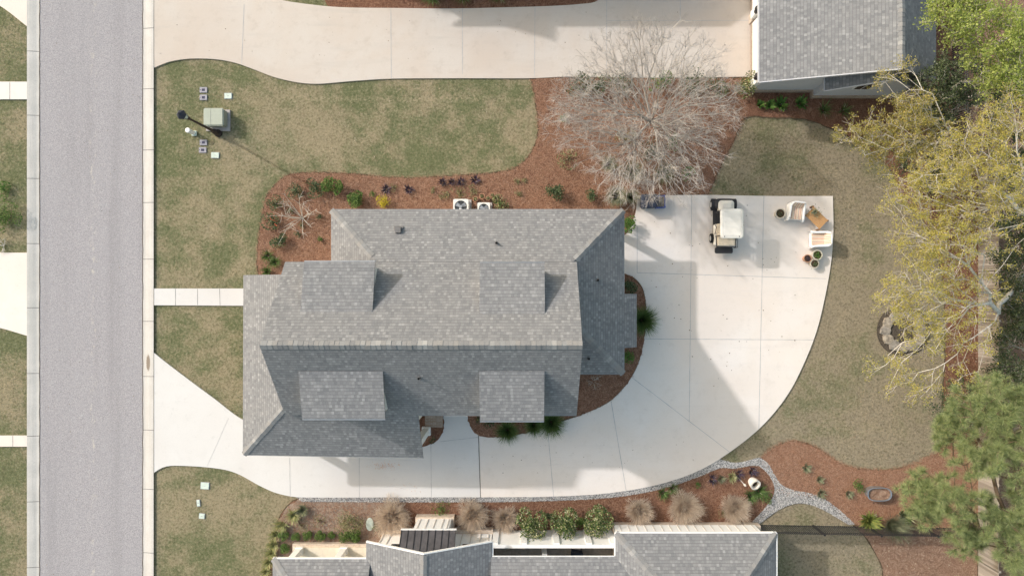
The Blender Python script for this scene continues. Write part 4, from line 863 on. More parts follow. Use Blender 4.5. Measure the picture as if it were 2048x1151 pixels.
# ------------------------------------------------------------------ golf cart
gc = thing('golf_cart', 'cream golf cart with black trim parked on the concrete pad', 'golf cart', (9.93, 3.08, .045))
b = MB(); b.box(-.50, .50, -.95, 1.0, .22, .30); b.build('floor', 'dark_trim', gc, True, bevel=.03)
for x, y in ((-.49, 1.04), (.49, 1.04), (-.52, -.62), (.52, -.62)):
    b = MB(); b.cyl(y, .235, x - .10, x + .10, .235, n=22, axis='x')
    me_ = MB()
    for i in range(22):      # axis x helper puts first two coordinates on y, z
        pass
    wh = b.build('wheel', 'rubber', gc, True, bevel=.02); sx = -1 if x < 0 else 1
    b = MB(); b.cyl(y, .235, x + sx * .101 - .004, x + sx * .101 + .012, .14, n=16, axis='x'); b.build('hub', 'wheel_hub', wh, True)
    b = MB(); r0, r1 = .265, .30
    for i in range(9):
        a0, a1 = PI * (i / 9), PI * ((i + 1) / 9); pts = []
        b.poly([(x - .13, y + r1 * math.cos(a0), .24 + r1 * math.sin(a0)), (x + .13, y + r1 * math.cos(a0), .24 + r1 * math.sin(a0)), (x + .13, y + r1 * math.cos(a1), .24 + r1 * math.sin(a1)), (x - .13, y + r1 * math.cos(a1), .24 + r1 * math.sin(a1))])
        b.poly([(x - .13, y + r0 * math.cos(a0), .24 + r0 * math.sin(a0)), (x - .13, y + r0 * math.cos(a1), .24 + r0 * math.sin(a1)), (x + .13, y + r0 * math.cos(a1), .24 + r0 * math.sin(a1)), (x + .13, y + r0 * math.cos(a0), .24 + r0 * math.sin(a0))])
    if y > 0: b.build('mudguard', 'dark_trim', gc, True)
def rrect(x0, x1, y0, y1, r, n=5):
    o_ = []
    for cx_, cy_, a0 in ((x1 - r, y1 - r, 0), (x0 + r, y1 - r, PI / 2), (x0 + r, y0 + r, PI), (x1 - r, y0 + r, 1.5 * PI)):
        for i in range(n + 1): a = a0 + PI / 2 * i / n; o_.append((cx_ + r * math.cos(a), cy_ + r * math.sin(a)))
    return o_
def rbox(mb, x0, x1, y0, y1, z0, z1, r, crown=0, inset=.04):
    rings = [(rrect(x0, x1, y0, y1, r), z0), (rrect(x0, x1, y0, y1, r), z1 - inset * .6), (rrect(x0 + inset, x1 - inset, y0 + inset, y1 - inset, max(.01, r - inset * .5)), z1)]
    if crown: rings.append((rrect(x0 + r * 1.2, x1 - r * 1.2, y0 + r * 1.2, y1 - r * 1.2, r * .6), z1 + crown))
    for (A, za), (B, zb) in zip(rings, rings[1:]):
        for i in range(len(A)): j = (i + 1) % len(A); mb.poly([(*A[i], za), (*A[j], za), (*B[j], zb), (*B[i], zb)])
    mb.poly([(*q, rings[-1][1]) for q in rings[-1][0]]); mb.poly([(*q, z0) for q in rings[0][0][::-1]]); return mb
b = MB(); rbox(b, -.47, .47, .80, 1.30, .25, .62, .16, .05, .07); b.build('front_bumper', 'dark_trim', gc, True, smooth=False)
b = MB(); rbox(b, -.34, .42, .62, 1.20, .45, .76, .15, .04, .10); b.build('front_cowl', 'cart_white', gc, True)
b = MB(); b.box(-.46, .46, .55, .68, .55, .88); b.build('dashboard', 'dark_trim', gc, True, bevel=.04)
b = MB()
for i in range(16): a, c = 2 * PI * i / 16, 2 * PI * (i + 1) / 16; b.bar((-.30 + .17 * math.cos(a), .44 + .15 * math.sin(a), .98 + .08 * math.sin(a)), (-.30 + .17 * math.cos(c), .44 + .15 * math.sin(c), .98 + .08 * math.sin(c)), .016, 5)
b.bar((-.30, .60, .72), (-.30, .44, .97), .022).bar((-.46, .44, .98), (-.14, .44, .98), .012); b.build('steering_wheel', 'dark_trim', gc, True)
b = MB(); rbox(b, -.50, .50, -.98, .05, .30, .58, .08, 0, .05); b.build('rear_body', 'cart_white', gc, True)
b = MB(); rbox(b, -.42, .46, -.42, .06, .60, .74, .06, 0, .05); b.build('seat', 'cart_seat', gc, True, ); b = MB(); rbox(b, -.42, .46, -.52, -.42, .66, 1.10, .04, 0, .03); b.build('backrest', 'cart_seat', gc, True)
for sx in (-1, 1): b = MB(); b.bar((sx * .49, -.45, .6), (sx * .49, -.12, .84), .018).bar((sx * .49, -.12, .84), (sx * .49, .02, .6), .018); b.build('armrest', 'dark_trim', gc, True)
b = MB(); rbox(b, -.40, .46, -1.02, -.55, .62, .78, .06, 0, .05); b.build('rear_seat', 'cart_seat', gc, True)
b = MB(); b.bar((-.44, -.52, .6), (-.44, -1.08, .72), .022).bar((.50, -.52, .6), (.50, -1.08, .72), .022).bar((-.44, -1.08, .72), (.5, -1.08, .72), .022).bar((.56, -.5, .8), (.56, -1.1, .8), .014).bar((.56, -1.1, .8), (.44, -1.12, .55), .014); b.build('rear_rail', 'dark_trim', gc, True)
b = MB(); rbox(b, -.45, .43, -1.38, -1.08, .40, .47, .08, 0, .02); b.build('rear_step', 'dark_trim', gc, True)
b = MB(); rbox(b, -.585, .505, -.74, .655, 1.78, 1.88, .15, .018, .05); rf = b.build('canopy', 'cart_white', gc, True)
b = MB(); g_ = rrect(-.47, .39, -.62, .52, .10)
for i in range(len(g_)): j = (i + 1) % len(g_); b.bar((*g_[i], 1.885), (*g_[j], 1.885), .013, 4)
b.build('canopy_rib', 'cart_panel', rf, True)
for x in (-.40, .30): b = MB(); b.cyl(x, -.655, 1.86, 1.893, .025, n=8); b.build('canopy_bolt', 'dark_trim', rf, True)
for a, c in (((-.44, .60, .8), (-.50, .50, 1.8)), ((.44, .60, .8), (.42, .50, 1.8)), ((-.46, -.55, .55), (-.50, -.62, 1.8)), ((.48, -.55, .55), (.42, -.62, 1.8))): b = MB(); b.bar(a, c, .018); b.build('canopy_strut', 'dark_trim', gc, True)

# ------------------------------------------------------------------ patio furniture and pots
def armchair(px, py, rz, lab, scale=1.0):
    q = P(px, py, .4); t = thing('wicker_armchair', lab, 'armchair', (q.x, q.y, .045), rz, 'white wicker armchairs'); t.scale = (scale,) * 3
    # local: back at +y, open front at -y
    b = MB(); rbox(b, -.36, .36, -.40, .36, .08, .36, .06, 0, .02); b.build('base', 'wicker_white', t, True)
    path = [(-.38, -.46), (-.345, -.36), (-.335, -.1), (-.335, .22), (-.315, .33), (-.24, .39), (0, .40), (.24, .39), (.315, .33), (.335, .22), (.335, -.1), (.345, -.36), (.38, -.46)]; hs = [.46, .56, .58, .62, .70, .78, .80, .78, .70, .62, .58, .56, .46]
    b = MB()
    for i in range(len(path) - 1):
        (x0, y0), (x1, y1) = path[i], path[i + 1]; L0 = Vector((x0, y0)).normalized() * .045; L1 = Vector((x1, y1)).normalized() * .045
        A = [(x0 - L0.x, y0 - L0.y), (x0 + L0.x, y0 + L0.y)]; B = [(x1 - L1.x, y1 - L1.y), (x1 + L1.x, y1 + L1.y)]; h0, h1 = hs[i], hs[i + 1]
        b.poly([(*A[0], h0), (*B[0], h1), (*B[1], h1), (*A[1], h0)]); b.poly([(*A[1], h0), (*B[1], h1), (*B[1], .08), (*A[1], .08)]); b.poly([(*A[0], .08), (*B[0], .08), (*B[0], h1), (*A[0], h0)])
        b.bar((x0, y0, h0), (x1, y1, h1), .055, 8)
    b.build('wicker_frame', 'wicker_white', t, True)
    b = MB(); b.box(-.27, .27, -.40, .20, .37, .47); b.build('seat_cushion', 'striped_cushion', t, True, )
    b = MB(); b.slab([(-.27, .18, .48), (.27, .18, .48), (.27, .36, .84), (-.27, .36, .84)], .09)
    b.uv = [(p_[0] + .27, p_[1]) for f_ in b.f for p_ in (b.v[i_] for i_ in f_)]; b.build('back_cushion', 'striped_cushion', t, True)
armchair(1591, 422.5, -.10, 'white wicker armchair with striped cushions facing down, left of the wooden table'); armchair(1639, 478.5, -PI / 2 + .02, 'white wicker armchair with striped cushions facing left, below the wooden table')
q = P(1633, 435.5, .42); t = thing('slatted_table', 'small slatted wooden table standing askew between the armchairs', 'table', (q.x, q.y, .045), -R(44))
for k in range(9): y = -.30 + k * .067; b = MB(); b.box(-.48, .48, y, y + .056, .39, .415) if k != 99 else None; b.build('slat', 'teak', t, True)
b = MB(); b.box(-.48, .48, -.28, -.25, .32, .385).box(-.48, .48, .23, .26, .32, .385).box(-.44, -.41, -.25, .23, .32, .385).box(.41, .44, -.25, .23, .32, .385); b.build('apron', 'teak', t, True)
for x, y in ((-.50, -.31), (.50, -.31), (-.50, .30), (.50, .30)): b = MB(); b.box(x - .035, x + .035, y - .035, y + .035, 0, .39); b.build('leg', 'teak_dark', t, True)
def pot(px, py, r, h, mat, lab, plantmat='leaf_dark', z0=.045, n=120, pr=None, lf=.045):
    q = P(px, py, z0 + h); t = thing('potted_plant', lab, 'potted plant', (q.x, q.y, z0), group='potted plants on the concrete pad'); pr = pr or r * .9
    b = MB(); b.lathe(0, 0, [(0, 0), (r * .68, 0), (r * .9, h * .85), (r, h * .87), (r * 1.02, h), (r * .84, h), (r * .82, h * .88)], 22); b.build('pot', mat, t, True, smooth=False)
    b = MB(); b.cyl(0, 0, h * .8, h * .9, r * .83, n=20); b.build('soil', 'potting_soil', t, True)
    rg = newrng(); c = rg.normal(0, 1, (n, 3)) * np.array([pr * .4, pr * .4, .07]); c[:, 2] = np.abs(c[:, 2]) + h * .95; v, f = leafcards(c, lf, rg); npmesh('foliage', v, f, plantmat, t, True)
pot(1561, 426.5, .25, .42, 'pot_cream', 'cream pot with dark soil and sparse plant left of the upper armchair', n=70); pot(1635, 509.5, .25, .42, 'pot_cream', 'large cream pot with leafy green plant below the lower armchair', 'leaf_green', n=200)
pot(1615.5, 516.5, .20, .34, 'pot_terracotta', 'terracotta pot with brown soil left of two cream pots', 'leaf_purple', n=70); pot(1629.5, 527, .22, .34, 'pot_cream', 'smaller cream pot with grey leaved plant, lowest of the three', 'leaf_dark', n=110)
pot(1629.5, 424, .10, .12, 'galvanised', 'sprawling grey green plant on the slatted wooden table', 'blade_grey', z0=.46, n=170, pr=.34, lf=.06)
# bin and crate beneath the bare tree
q = P(1297, 403, .5); t = thing('storage_box', 'dark blue lidded storage box beneath the bare tree branches', 'box', (q.x, q.y, .045), .03); b = MB(); b.box(-.36, .36, -.30, .30, 0, .62); b.build('bin', 'box_dark', t, True, bevel=.06); b = MB(); rbox(b, -.40, .40, -.34, .34, .62, .70, .1, .03, .04); b.build('lid', 'box_dark', t, True)
q = P(1321, 403, .4); t = thing('plastic_crate', 'bright blue open crate holding firewood beside the dark box', 'crate', (q.x, q.y, .045), .05); b = MB()
for x in (-.19, .19): b.box(x - .012, x + .012, -.28, .28, .0, .42) if False else None
for x in (-.20, .20):
    for z in (.04, .16, .28, .40): b.box(x - .012, x + .012, -.29, .29, z, z + .055)
for y in (-.29, .29):
    for z in (.04, .16, .28, .40): b.box(-.212, .212, y - .012, y + .012, z + .002, z + .053)
for x in (-.2, .2):
    for y in (-.29, .29): b.box(x - .025, x + .025, y - .025, y + .025, 0, .458)
b.box(-.19, .19, -.27, .27, .02, .04); b.build('crate_frame', 'crate_blue', t, True)
rg0 = random.Random(4)
for i in range(6): b = MB(); x = -.15 + i * .06; b.bar((x, -.24 + rg0.uniform(-.02, .02), .30 + rg0.uniform(-.03, .06)), (x + rg0.uniform(-.03, .03), .22, .33 + rg0.uniform(-.03, .08)), .035, 7); o = b.build('firewood_log', 'stone_pale', None); o.location = (q.x, q.y, .045); tag(o, 'split firewood log in the blue crate, number ' + ('one', 'two', 'three', 'four', 'five', 'six')[i] + ' from the dark box', 'log', 'firewood logs in the blue crate')

# ------------------------------------------------------------------ fire ring, tub, ornaments
def stone(px, py, rx, ry, rz, h, mat, lab, seed):
    rg = random.Random(seed); q = P(px, py); n = 9; b = MB(); rad = [rg.uniform(.82, 1.12) for _ in range(n)]
    lv = [(1.0, 0), (1.03, h * .5), (.93, h * .93), (.6, h * 1.02)]
    R_ = []
    for s_, z in lv: R_.append([(q.x + (rx * rad[i] * s_ * math.cos(2 * PI * i / n) * math.cos(rz) - ry * rad[i] * s_ * math.sin(2 * PI * i / n) * math.sin(rz)), q.y + (rx * rad[i] * s_ * math.cos(2 * PI * i / n) * math.sin(rz) + ry * rad[i] * s_ * math.sin(2 * PI * i / n) * math.cos(rz)), z + rg.uniform(-.006, .006)) for i in range(n)])
    for A, B in zip(R_, R_[1:]):
        for i in range(n): j = (i + 1) % n; b.poly([A[i], A[j], B[j], B[i]])
    b.poly(R_[-1]); o = b.build('ring_stone', mat); tag(o, lab, 'stone', 'flat stones ringing the fire pit')
names = ['right side', 'upper right', 'top right', 'top', 'upper left, paler', 'left, rounded', 'far left', 'lower left, largest', 'bottom left', 'bottom', 'lower right', 'right, under the branches']
for i in range(12):
    a = 2 * PI * i / 12; cx_, cy_ = 1806, 661; stone(cx_ + 36 * math.cos(a), cy_ - 33 * math.sin(a), (.31, .34, .29, .33)[i % 4], (.27, .29, .30)[i % 3], a + PI / 2 + .2, .12, 'stone_pale' if i % 2 else 'stone_grey', 'flat fieldstone of the fire ring at its ' + names[i], 40 + i)
o = sheet('fire_pit_ash', [(1806, 611), (1843, 624), (1860, 661), (1845, 697), (1806, 711), (1768, 697), (1753, 661), (1768, 625)], .02, 'ash', step=4)
for k, v in (('kind', None),): del o['kind']
tag(o, 'bed of dark ash and debris inside the stone fire ring', 'ash bed')
q = P(1750, 982.5); t = thing('galvanised_tub', 'oval galvanised tub of soil set on the pine straw', 'planter', q)
def oval(b, prof, sx, sy, n=32, cx_=0, cy_=0):
    def pt(r, i): a = 2 * PI * i / n; x = math.copysign(abs(math.cos(a)) ** .65, math.cos(a)) * sx * r; y = math.copysign(abs(math.sin(a)) ** .8, math.sin(a)) * sy * r; return (x + cx_, y + cy_)
    for (r0, z0), (r1, z1) in zip(prof, prof[1:]):
        for i in range(n): b.poly([(*pt(r0, i), z0), (*pt(r0, i + 1), z0), (*pt(r1, i + 1), z1), (*pt(r1, i), z1)])
b = MB(); oval(b, [(.93, 0), (1.0, .42), (1.04, .43), (1.04, .46), (.96, .46), (.95, .3)], .58, .32); b.build('tub_wall', 'galvanised', t, True); b = MB(); n = 32; b.poly([(math.copysign(abs(math.cos(2*PI*i/n)) ** .65, math.cos(2*PI*i/n)) * .55, math.copysign(abs(math.sin(2*PI*i/n)) ** .8, math.sin(2*PI*i/n)) * .305, .36) for i in range(n)]); b.build('soil', 'woodland_floor', t, True)
q = P(1504, 962); t = thing('leaning_urn', 'pale round plaster urn leaning over among green leaves', 'urn', (q.x, q.y, .0), .6); b = MB()
prof = [(.12, -.24), (.20, -.20), (.255, -.02), (.262, .16), (.27, .20), (.20, .20), (.19, .10), (.18, -.02)]
n = 22
def tp(r, a_, z):
    x, y = r * math.cos(a_), r * math.sin(a_); co, si = math.cos(.42), math.sin(.42); return (x, y * co - z * si, .25 + y * si + z * co)
for (r0, z0), (r1, z1) in zip(prof, prof[1:]):
    for i in range(n): a, c = 2 * PI * i / n, 2 * PI * (i + 1) / n; b.poly([tp(r0, a, z0), tp(r0, c, z0), tp(r1, c, z1), tp(r1, a, z1)])
s2 = MB(); s2.poly([tp(.182, 2 * PI * i / n, .03) for i in range(n)]); s2.build('soil', 'potting_soil', t, True)
b.build('urn_body', 'plaster_white', t, True)
q = P(1484, 963); t = thing('ornament_stick', 'small white garden ornament stick lying left of the leaning urn', 'ornament', (q.x, q.y, .03), -.85); b = MB(); b.bar((-.2, 0, .03), (.12, 0, .03), .018); b.build('shaft', 'plaster_white', t, True); b = MB(); b.lathe(.18, 0, [(0, 0), (.07, .02), (.07, .06), (0, .08)], 12, 1.2, .8); b.build('head', 'plaster_white', t, True)  # white stick ornament, a short shaft with a rounded head
q = P(740, 1047); b = MB(); n = 20; b.lathe(q.x, q.y, [(0.24, 0), (.24, .05), (.2, .06), (0, .06)], n, .8, 1.35); o = b.build('stepping_stone', 'cover_pale'); tag(o, 'pale oval stepping stone between the round boxwoods and dry grass', 'stepping stone')
# ------------------------------------------------------------------ planting: beds round the house
G1 = 'shrubs in the pine straw bed above the house'
bush(594, 383, .42, .55, 'dark green shrub below the bed edge, left of a taller dark shrub', 'leaf_dark', 420, .07, group=G1, lump=.5)
bush(632, 378, .48, .6, 'spreading dark green shrub left of the bright round bush', 'leaf_dark', 520, .075, group=G1, lump=.5)
bush(669, 374, .47, .7, 'bright green round bush, upper of two near the roof corner', 'leaf_box', 1300, .075, group=G1)
bush(716, 403, .46, .65, 'bright green bush touching the eave, lower of two bright ones', 'leaf_box', 1100, .08, group=G1, lump=.4)
bush(769, 404, .34, .5, 'yellow leaved shrub at the eave', 'leaf_yellow', 420, .06, group=G1, lump=.5)
bush(747, 388, .17, .2, 'tiny green plant left of the purple plants', 'leaf_green', 90, .05, 'plant', 'bedding_plant')
bush(553, 407, .38, .5, 'dark shrub at the left rim of the bed with grey stems', 'leaf_dark', 360, .07, group=G1, lump=.5)
bush(545, 444, .40, .55, 'dark green shrub with a few red flowers by the left bed rim', 'leaf_dark', 420, .075, group=G1, lump=.5)
bush(563, 483, .42, .6, 'dark green shrub standing above the strappy grass clumps', 'leaf_dark', 520, .08, group=G1, lump=.5)
for px, py in ((548, 440), (541, 438), (551, 450)):
    q = P(px, py, .5); rg_ = newrng(); v, f = leafcards(q[:] + rg_.normal(0, .025, (7, 3)), .06, rg_); M.get('petal_red') or plain('petal_red', (.55, .10, .05)); o = npmesh('flower', v, f, 'petal_red', None); tag(o, 'red flower on the dark shrub by the left bed rim, ' + {548: 'upper right', 541: 'left', 551: 'lower'}[px], 'flower', 'red flowers on the dark shrub')
for (px, py), lb in zip(((537, 511), (551, 524), (536, 543)), ('upper', 'middle', 'lower')): clump(px, py, .36, .32, 90, 'bright green strappy grass clump, ' + lb + ' of three at the bed corner', 'blade_green', .03, group='strappy clumps at the bed corner')
sparse(605, 436, 1.15, 1.5, 'leafless small tree with pale forked branches in the left bed', 'leaf_dark', 0, .05, 15, 'small tree', 'bare_small_tree', stem='bark_pale', sr=.017)
for px, py, r, lb in ((582, 421, .22, 'left of the pale leafless tree'), (604, 452, .20, 'under the pale leafless tree'), (598, 468, .18, 'below the pale leafless tree'), (640, 432, .16, 'right of the pale leafless tree'), (642, 477, .12, 'alone beside the roof corner')): bush(px, py, r, .25, 'little dark green plant ' + lb, 'leaf_dark' if px != 642 else 'leaf_box', 110, .05, 'plant', 'bedding_plant')
for px, py, r, lb in ((773, 379, .22, 'left of the row, above the yellow shrub'), (818, 379, .20, 'alone right of the yellow shrub'), (885, 365, .16, 'first of four above the air conditioners'), (904, 364, .13, 'second of four above the air conditioners'), (923, 364, .17, 'third of four above the air conditioners'), (951, 360, .18, 'fourth of four above the air conditioners'), (1424, 957, .22, 'left of the fallen garden ornament'), (1476, 948, .22, 'above the fallen garden ornament'), (1504, 941, .22, 'above the leaning urn')):
    clump(px, py, r * 1.3, .22, 60, 'small dark purple plant ' + lb, 'leaf_purple', .035, name='purple_plant', group='dark purple bedding plants', droop=.4)
bush(787, 376, .2, .15, 'withered brown plant right of a purple plant', 'leaf_mix_low', 90, .05, 'plant', 'bedding_plant')
for px, py, r, lb in ((893, 389, .35, 'low sprawling grey green plant left of the air conditioners'), (921, 386, .3, 'low sprawling plant just above the larger air conditioner'), (945, 382, .32, 'low leafy plant above the smaller air conditioner'), (1036, 362, .18, 'small grey green plant right of the four purple plants'), (1049, 361, .16, 'small yellow green plant right of a grey green one'), (1037, 388, .2, 'small green plant on open pine straw above the eave'), (865, 380, .15, 'small straggly plant left of the sprawling one')):
    bush(px, py, r, .15, lb, 'leaf_mix_low', int(500 * r), .055, 'plant', 'bedding_plant', lump=.7)
bush(1000, 409, .42, .5, 'leafy plant right of the smaller air conditioner', 'leaf_camellia', 320, .08, lump=.6)
for i, (px, py, r) in enumerate(((951, 398, .13), (964, 392, .14), (976, 396, .12), (985, 390, .11))): pot(px, py, r, .2, 'pot_terracotta', ('terracotta pot above the smaller air conditioner, leftmost', 'larger terracotta pot above the smaller air conditioner', 'terracotta pot right of the larger one above the air conditioners', 'small terracotta pot, rightmost above the air conditioners')[i], 'leaf_mix_low', 0.0, 60)
bush(1108, 387, .46, .75, 'green shrub on pine straw above the eave, the larger of two', 'leaf_dark', 600, .085, group=G1, lump=.5); bush(1179, 392, .30, .5, 'green shrub on pine straw above the eave, the smaller of two', 'leaf_dark', 300, .075, group=G1, lump=.5)
clump(1229, 394, .62, .75, 750, 'grey green fountain grass clump left of the pad corner', 'blade_grey', .016)
bush(1256, 449, .42, .9, 'dark green shrub at the right end of the eave', 'leaf_green', 520, .09); bush(1256, 572, .38, .7, 'dark shrub above the bump out roof on the right wall', 'leaf_dark', 420, .08); bush(1256, 712, .3, .6, 'dark shrub below the bump out roof on the right wall', 'leaf_green', 300, .08)
clump(1283, 640, .85, .95, 1500, 'large dark green fountain grass spilling over the kerb right of the house', 'blade_green', .013)
sparse(1187, 762, .42, .3, 'small bare twiggy plant in the shaded curved bed', n=0, nb=12, name='bare_plant', cat='plant', stem='bark_pale', sr=.008)
clump(1015, 858, .68, .75, 1200, 'dark green fountain grass, left of three under the lower dormer', 'blade_green', .012, group='fountain grasses below the lower dormer'); clump(1068, 848, .6, .7, 900, 'dark green fountain grass, middle of three under the lower dormer', 'blade_green', .012, group='fountain grasses below the lower dormer'); clump(1102, 842, .82, .85, 1400, 'dark green fountain grass, right of three under the lower dormer', 'blade_green', .013, group='fountain grasses below the lower dormer')
bush(975, 847, .3, .35, 'shaded leafy plant left of the fountain grasses', 'leaf_dark', 140, .07, 'plant'); bush(958, 838, .22, .3, 'shaded small shrub at the corner of the walkway bed', 'leaf_dark', 120, .06, 'plant'); bush(866, 878, .18, .3, 'dark little plant in the mulch by the brick steps', 'leaf_dark', 80, .06, 'plant')
# under and around the bare tree
for px, py, r, h, mt, n, lb in ((1152, 172, .6, .8, 'leaf_dark', 700, 'dark shrub at the left foot of the bare tree beside the driveway'), (1195, 178, .7, .7, 'leaf_dark', 700, 'dark shrub second from left along the upper driveway edge'), (1240, 170, .6, .7, 'leaf_dark', 550, 'dark shrub behind the bare crown near the upper driveway'), (1320, 172, .6, .7, 'leaf_green', 450, 'green shrub under the top of the bare crown'), (1380, 172, .7, .8, 'leaf_dark', 650, 'dark shrub under the right of the bare crown by the driveway'), (1430, 176, .6, .8, 'leaf_dark', 550, 'dark shrub between the bare crown and the garage shrub'), (1488, 176, .62, 1.1, 'leaf_camellia', 800, 'leafy shrub at the garage corner below the wall lantern'),
                                (1250, 280, .5, .5, 'leaf_mix_low', 280, 'low green shrub beneath the left of the bare tree'), (1300, 300, .6, .6, 'leaf_dark', 350, 'dark green shrub beneath the middle of the bare tree'), (1345, 285, .45, .5, 'leaf_green', 260, 'green shrub beneath the right side of the bare tree'), (1135, 320, .5, .5, 'leaf_mix_low', 220, 'sparse green shrub at the lower left of the bare tree'), (1128, 237, .18, .3, 'leaf_green', 90, 'tiny green plant at the far left of the bare tree'), (1375, 350, .35, .4, 'leaf_green', 220, 'dark green plant near the upper edge of the pad')):
    bush(px, py, r, h, lb, mt, n, .08, group='shrubs beneath the bare tree' if px != 1488 else None, lump=.5)
for px, py, r, lb in ((1262, 345, .75, 'grey green grass clump under the lower left branches of the bare tree'), (1325, 350, .7, 'grey green grass clump under the lower branches of the bare tree'), (1262, 395, .4, 'small grey green grass clump by the storage box'), (1215, 330, .5, 'grey green grass clump farthest left under the bare tree')): clump(px, py, r, .6, 450, lb, 'blade_grey', .015, group='grass clumps beneath the bare tree')
# lower bed
GD = 'dry ornamental grasses in the lower bed'
for px, py, r, h, lb in ((786, 1030, 1.02, 1.0, 'biggest dry tan grass clump, leftmost, beside the pale stepping stone'), (946, 1026, .86, .95, 'dry tan grass clump just right of the white bay'), (1010, 1034, .66, .7, 'smaller dry tan grass clump left of the three tall green shrubs'), (1276, 1018, .70, .8, 'dry grey tan grass clump right of the three tall green shrubs'), (1366, 1010, .92, .9, 'large dry grey tan grass clump, middle of the three on the right'), (1467, 1013, .76, .75, 'round dry grass clump nearest the gravel fork')):
    t = clump(px, py, r * .92, h, 1200, lb, 'blade_dry', .014, name='dry_grass', cat='ornamental grass', group=GD, droop=.15, lean=(.0, 1.0), inner=.25, seg=3)
    rg_ = newrng(); n_ = int(4200 * r * r) + 900; d_ = rg_.normal(size=(n_, 3)); d_[:, 2] = np.abs(d_[:, 2]) * .9 + .1; d_ /= np.linalg.norm(d_, axis=1)[:, None]; st_ = d_ * (rg_.uniform(.05, .85, (n_, 1)) * (1 + .22 * np.sin(np.arctan2(d_[:, 1:2], d_[:, 0:1]) * 3 + r * 9) + .12 * np.sin(np.arctan2(d_[:, 1:2], d_[:, 0:1]) * 5 + r * 31)) * np.array([[r, r, h * .9]])); dd_ = d_ + rg_.normal(0, .45, (n_, 3)); dd_ /= np.linalg.norm(dd_, axis=1)[:, None]
    en_ = st_ + dd_ * .24 * rg_.uniform(.5, 1.2, (n_, 1)); sd_ = np.cross(dd_, rg_.normal(size=(n_, 3))); sd_ /= np.linalg.norm(sd_, axis=1)[:, None]; sd_ *= .0075; st_[:, 2] = np.maximum(st_[:, 2], .03); en_[:, 2] = np.maximum(en_[:, 2], .03)
    npmesh('twig_tips', np.stack([st_ - sd_, st_ + sd_, en_ + sd_ * .4, en_ - sd_ * .4], 1).reshape(-1, 3), np.arange(n_ * 4).reshape(-1, 4), 'blade_dry', t, True)
for px, py, r, lb in ((1062, 1036, .74, 'tall variegated green shrub, left of three by the white screen wall'), (1128, 1034, .68, 'tall variegated green shrub, middle of three by the white screen wall'), (1194, 1034, .70, 'tall variegated green shrub, right of three by the white screen wall')):
    bush(px, py, r, 1.7, lb, 'leaf_camellia', 2000, .095, group='three tall shrubs by the screen wall', lump=.6)
bush(1097, 1028, .3, .6, 'darker filler shrub between the left and middle tall shrubs', 'leaf_dark', 260, .07); bush(1162, 1036, .3, .6, 'darker filler shrub between the middle and right tall shrubs', 'leaf_green', 260, .07)
bx = bush(570, 1067, .245, .46, 'round bright boxwood ball at the left end of the row, upper', 'leaf_box', 1100, .045, name='boxwood', group='round boxwoods by the lower left porch', lump=.15)
for px, py, s_, lb in ((594.5, 1070, .86, 'second round boxwood from the left in the row'), (617, 1066.5, .92, 'third round boxwood from the left in the row'), (643.5, 1067, 1.02, 'fourth and roundest boxwood in the row'), (665, 1066.5, .72, 'smallest boxwood in the row, fifth from the left'), (691, 1068.5, 1.1, 'sixth boxwood, merging with the biggest one'), (713, 1066, 1.25, 'biggest boxwood at the right end of the row'), (572, 1093, .95, 'boxwood ball below the row near the porch corner')): copy_tree(bx, P(px, py), random.Random(int(px)).uniform(0, 6), lb, s_)
GV = 'variegated strappy plants edging the lower left bed'
for i, (px, py, r) in enumerate(((607, 1017, .36), (588, 1028, .42), (565, 1047, .40), (553, 1066, .34), (549, 1086, .34), (545, 1103, .33), (539, 1121, .33), (534, 1139, .33))):
    clump(px, py, r, .4, 130, ('blue green strappy plant at the top of the bed edge', 'spiky pale green plant, second down the bed edge', 'cream striped plant, third down the bed edge', 'cream striped plant, fourth down the bed edge', 'cream striped plant, fifth down the bed edge', 'cream striped plant, sixth down the bed edge', 'cream striped plant beside the porch roof corner', 'cream striped plant at the bottom of the bed edge')[i], 'blade_grey' if i == 0 else 'blade_striped', .035, name='strappy_plant', group=GV, droop=.5)
bush(700, 1036, .72, .7, 'open brownish green shrub above the boxwood row', 'leaf_mix_low', 1100, .06, lump=.8); bush(640, 1040, .35, .3, 'greyish twiggy ground plant above the boxwoods', 'leaf_mix_low', 170, .05, 'plant'); bush(603, 1050, .35, .3, 'brown twiggy plant right of the striped plants', 'leaf_mix_low', 170, .05, 'plant')
bush(882, 1014, .5, .25, 'low green groundcover patch beside the bay on the dark straw', 'leaf_green', 220, .06, 'plant', lump=.6); bush(754, 1051, .18, .3, 'small green plant with a white bloom by the stepping stone', 'leaf_box', 120, .05, 'plant')
o = npmesh('white_bloom', *leafcards(P(757, 1044, .35)[:] + newrng().normal(0, .03, (16, 3)), .08, newrng()), 'white_paint'); tag(o, 'round white bloom beside the pale stepping stone', 'flower')
for px, py, r, mt, lb in ((1325, 985, .35, 'blade_green', 'loose green tuft left of the large dry grass'), (1345, 975, .3, 'blade_green', 'loose green tuft above the large dry grass'), (1441, 955, .2, 'blade_grey', 'small grey tuft right of a purple plant'), (1463, 952, .28, 'blade_striped', 'pale striped tuft left of the garden ornament'), (1517, 982, .55, 'blade_green', 'strappy green lily clump beneath the leaning urn'), (1500, 990, .4, 'blade_green', 'smaller strappy lily clump below left of the urn'), (1610, 933, .25, 'blade_grey', 'faint low tuft in the right straw bed, upper'), (1640, 985, .28, 'blade_grey', 'faint tuft in the right straw bed near the gravel'), (1637, 957, .2, 'blade_grey', 'tiny tuft in the right straw bed'), (1695, 985, .2, 'blade_grey', 'tiny tuft left of the galvanised tub')):
    clump(px, py, r, .3, int(230 * r) + 20, lb, mt, .028, name='tuft', droop=.5)
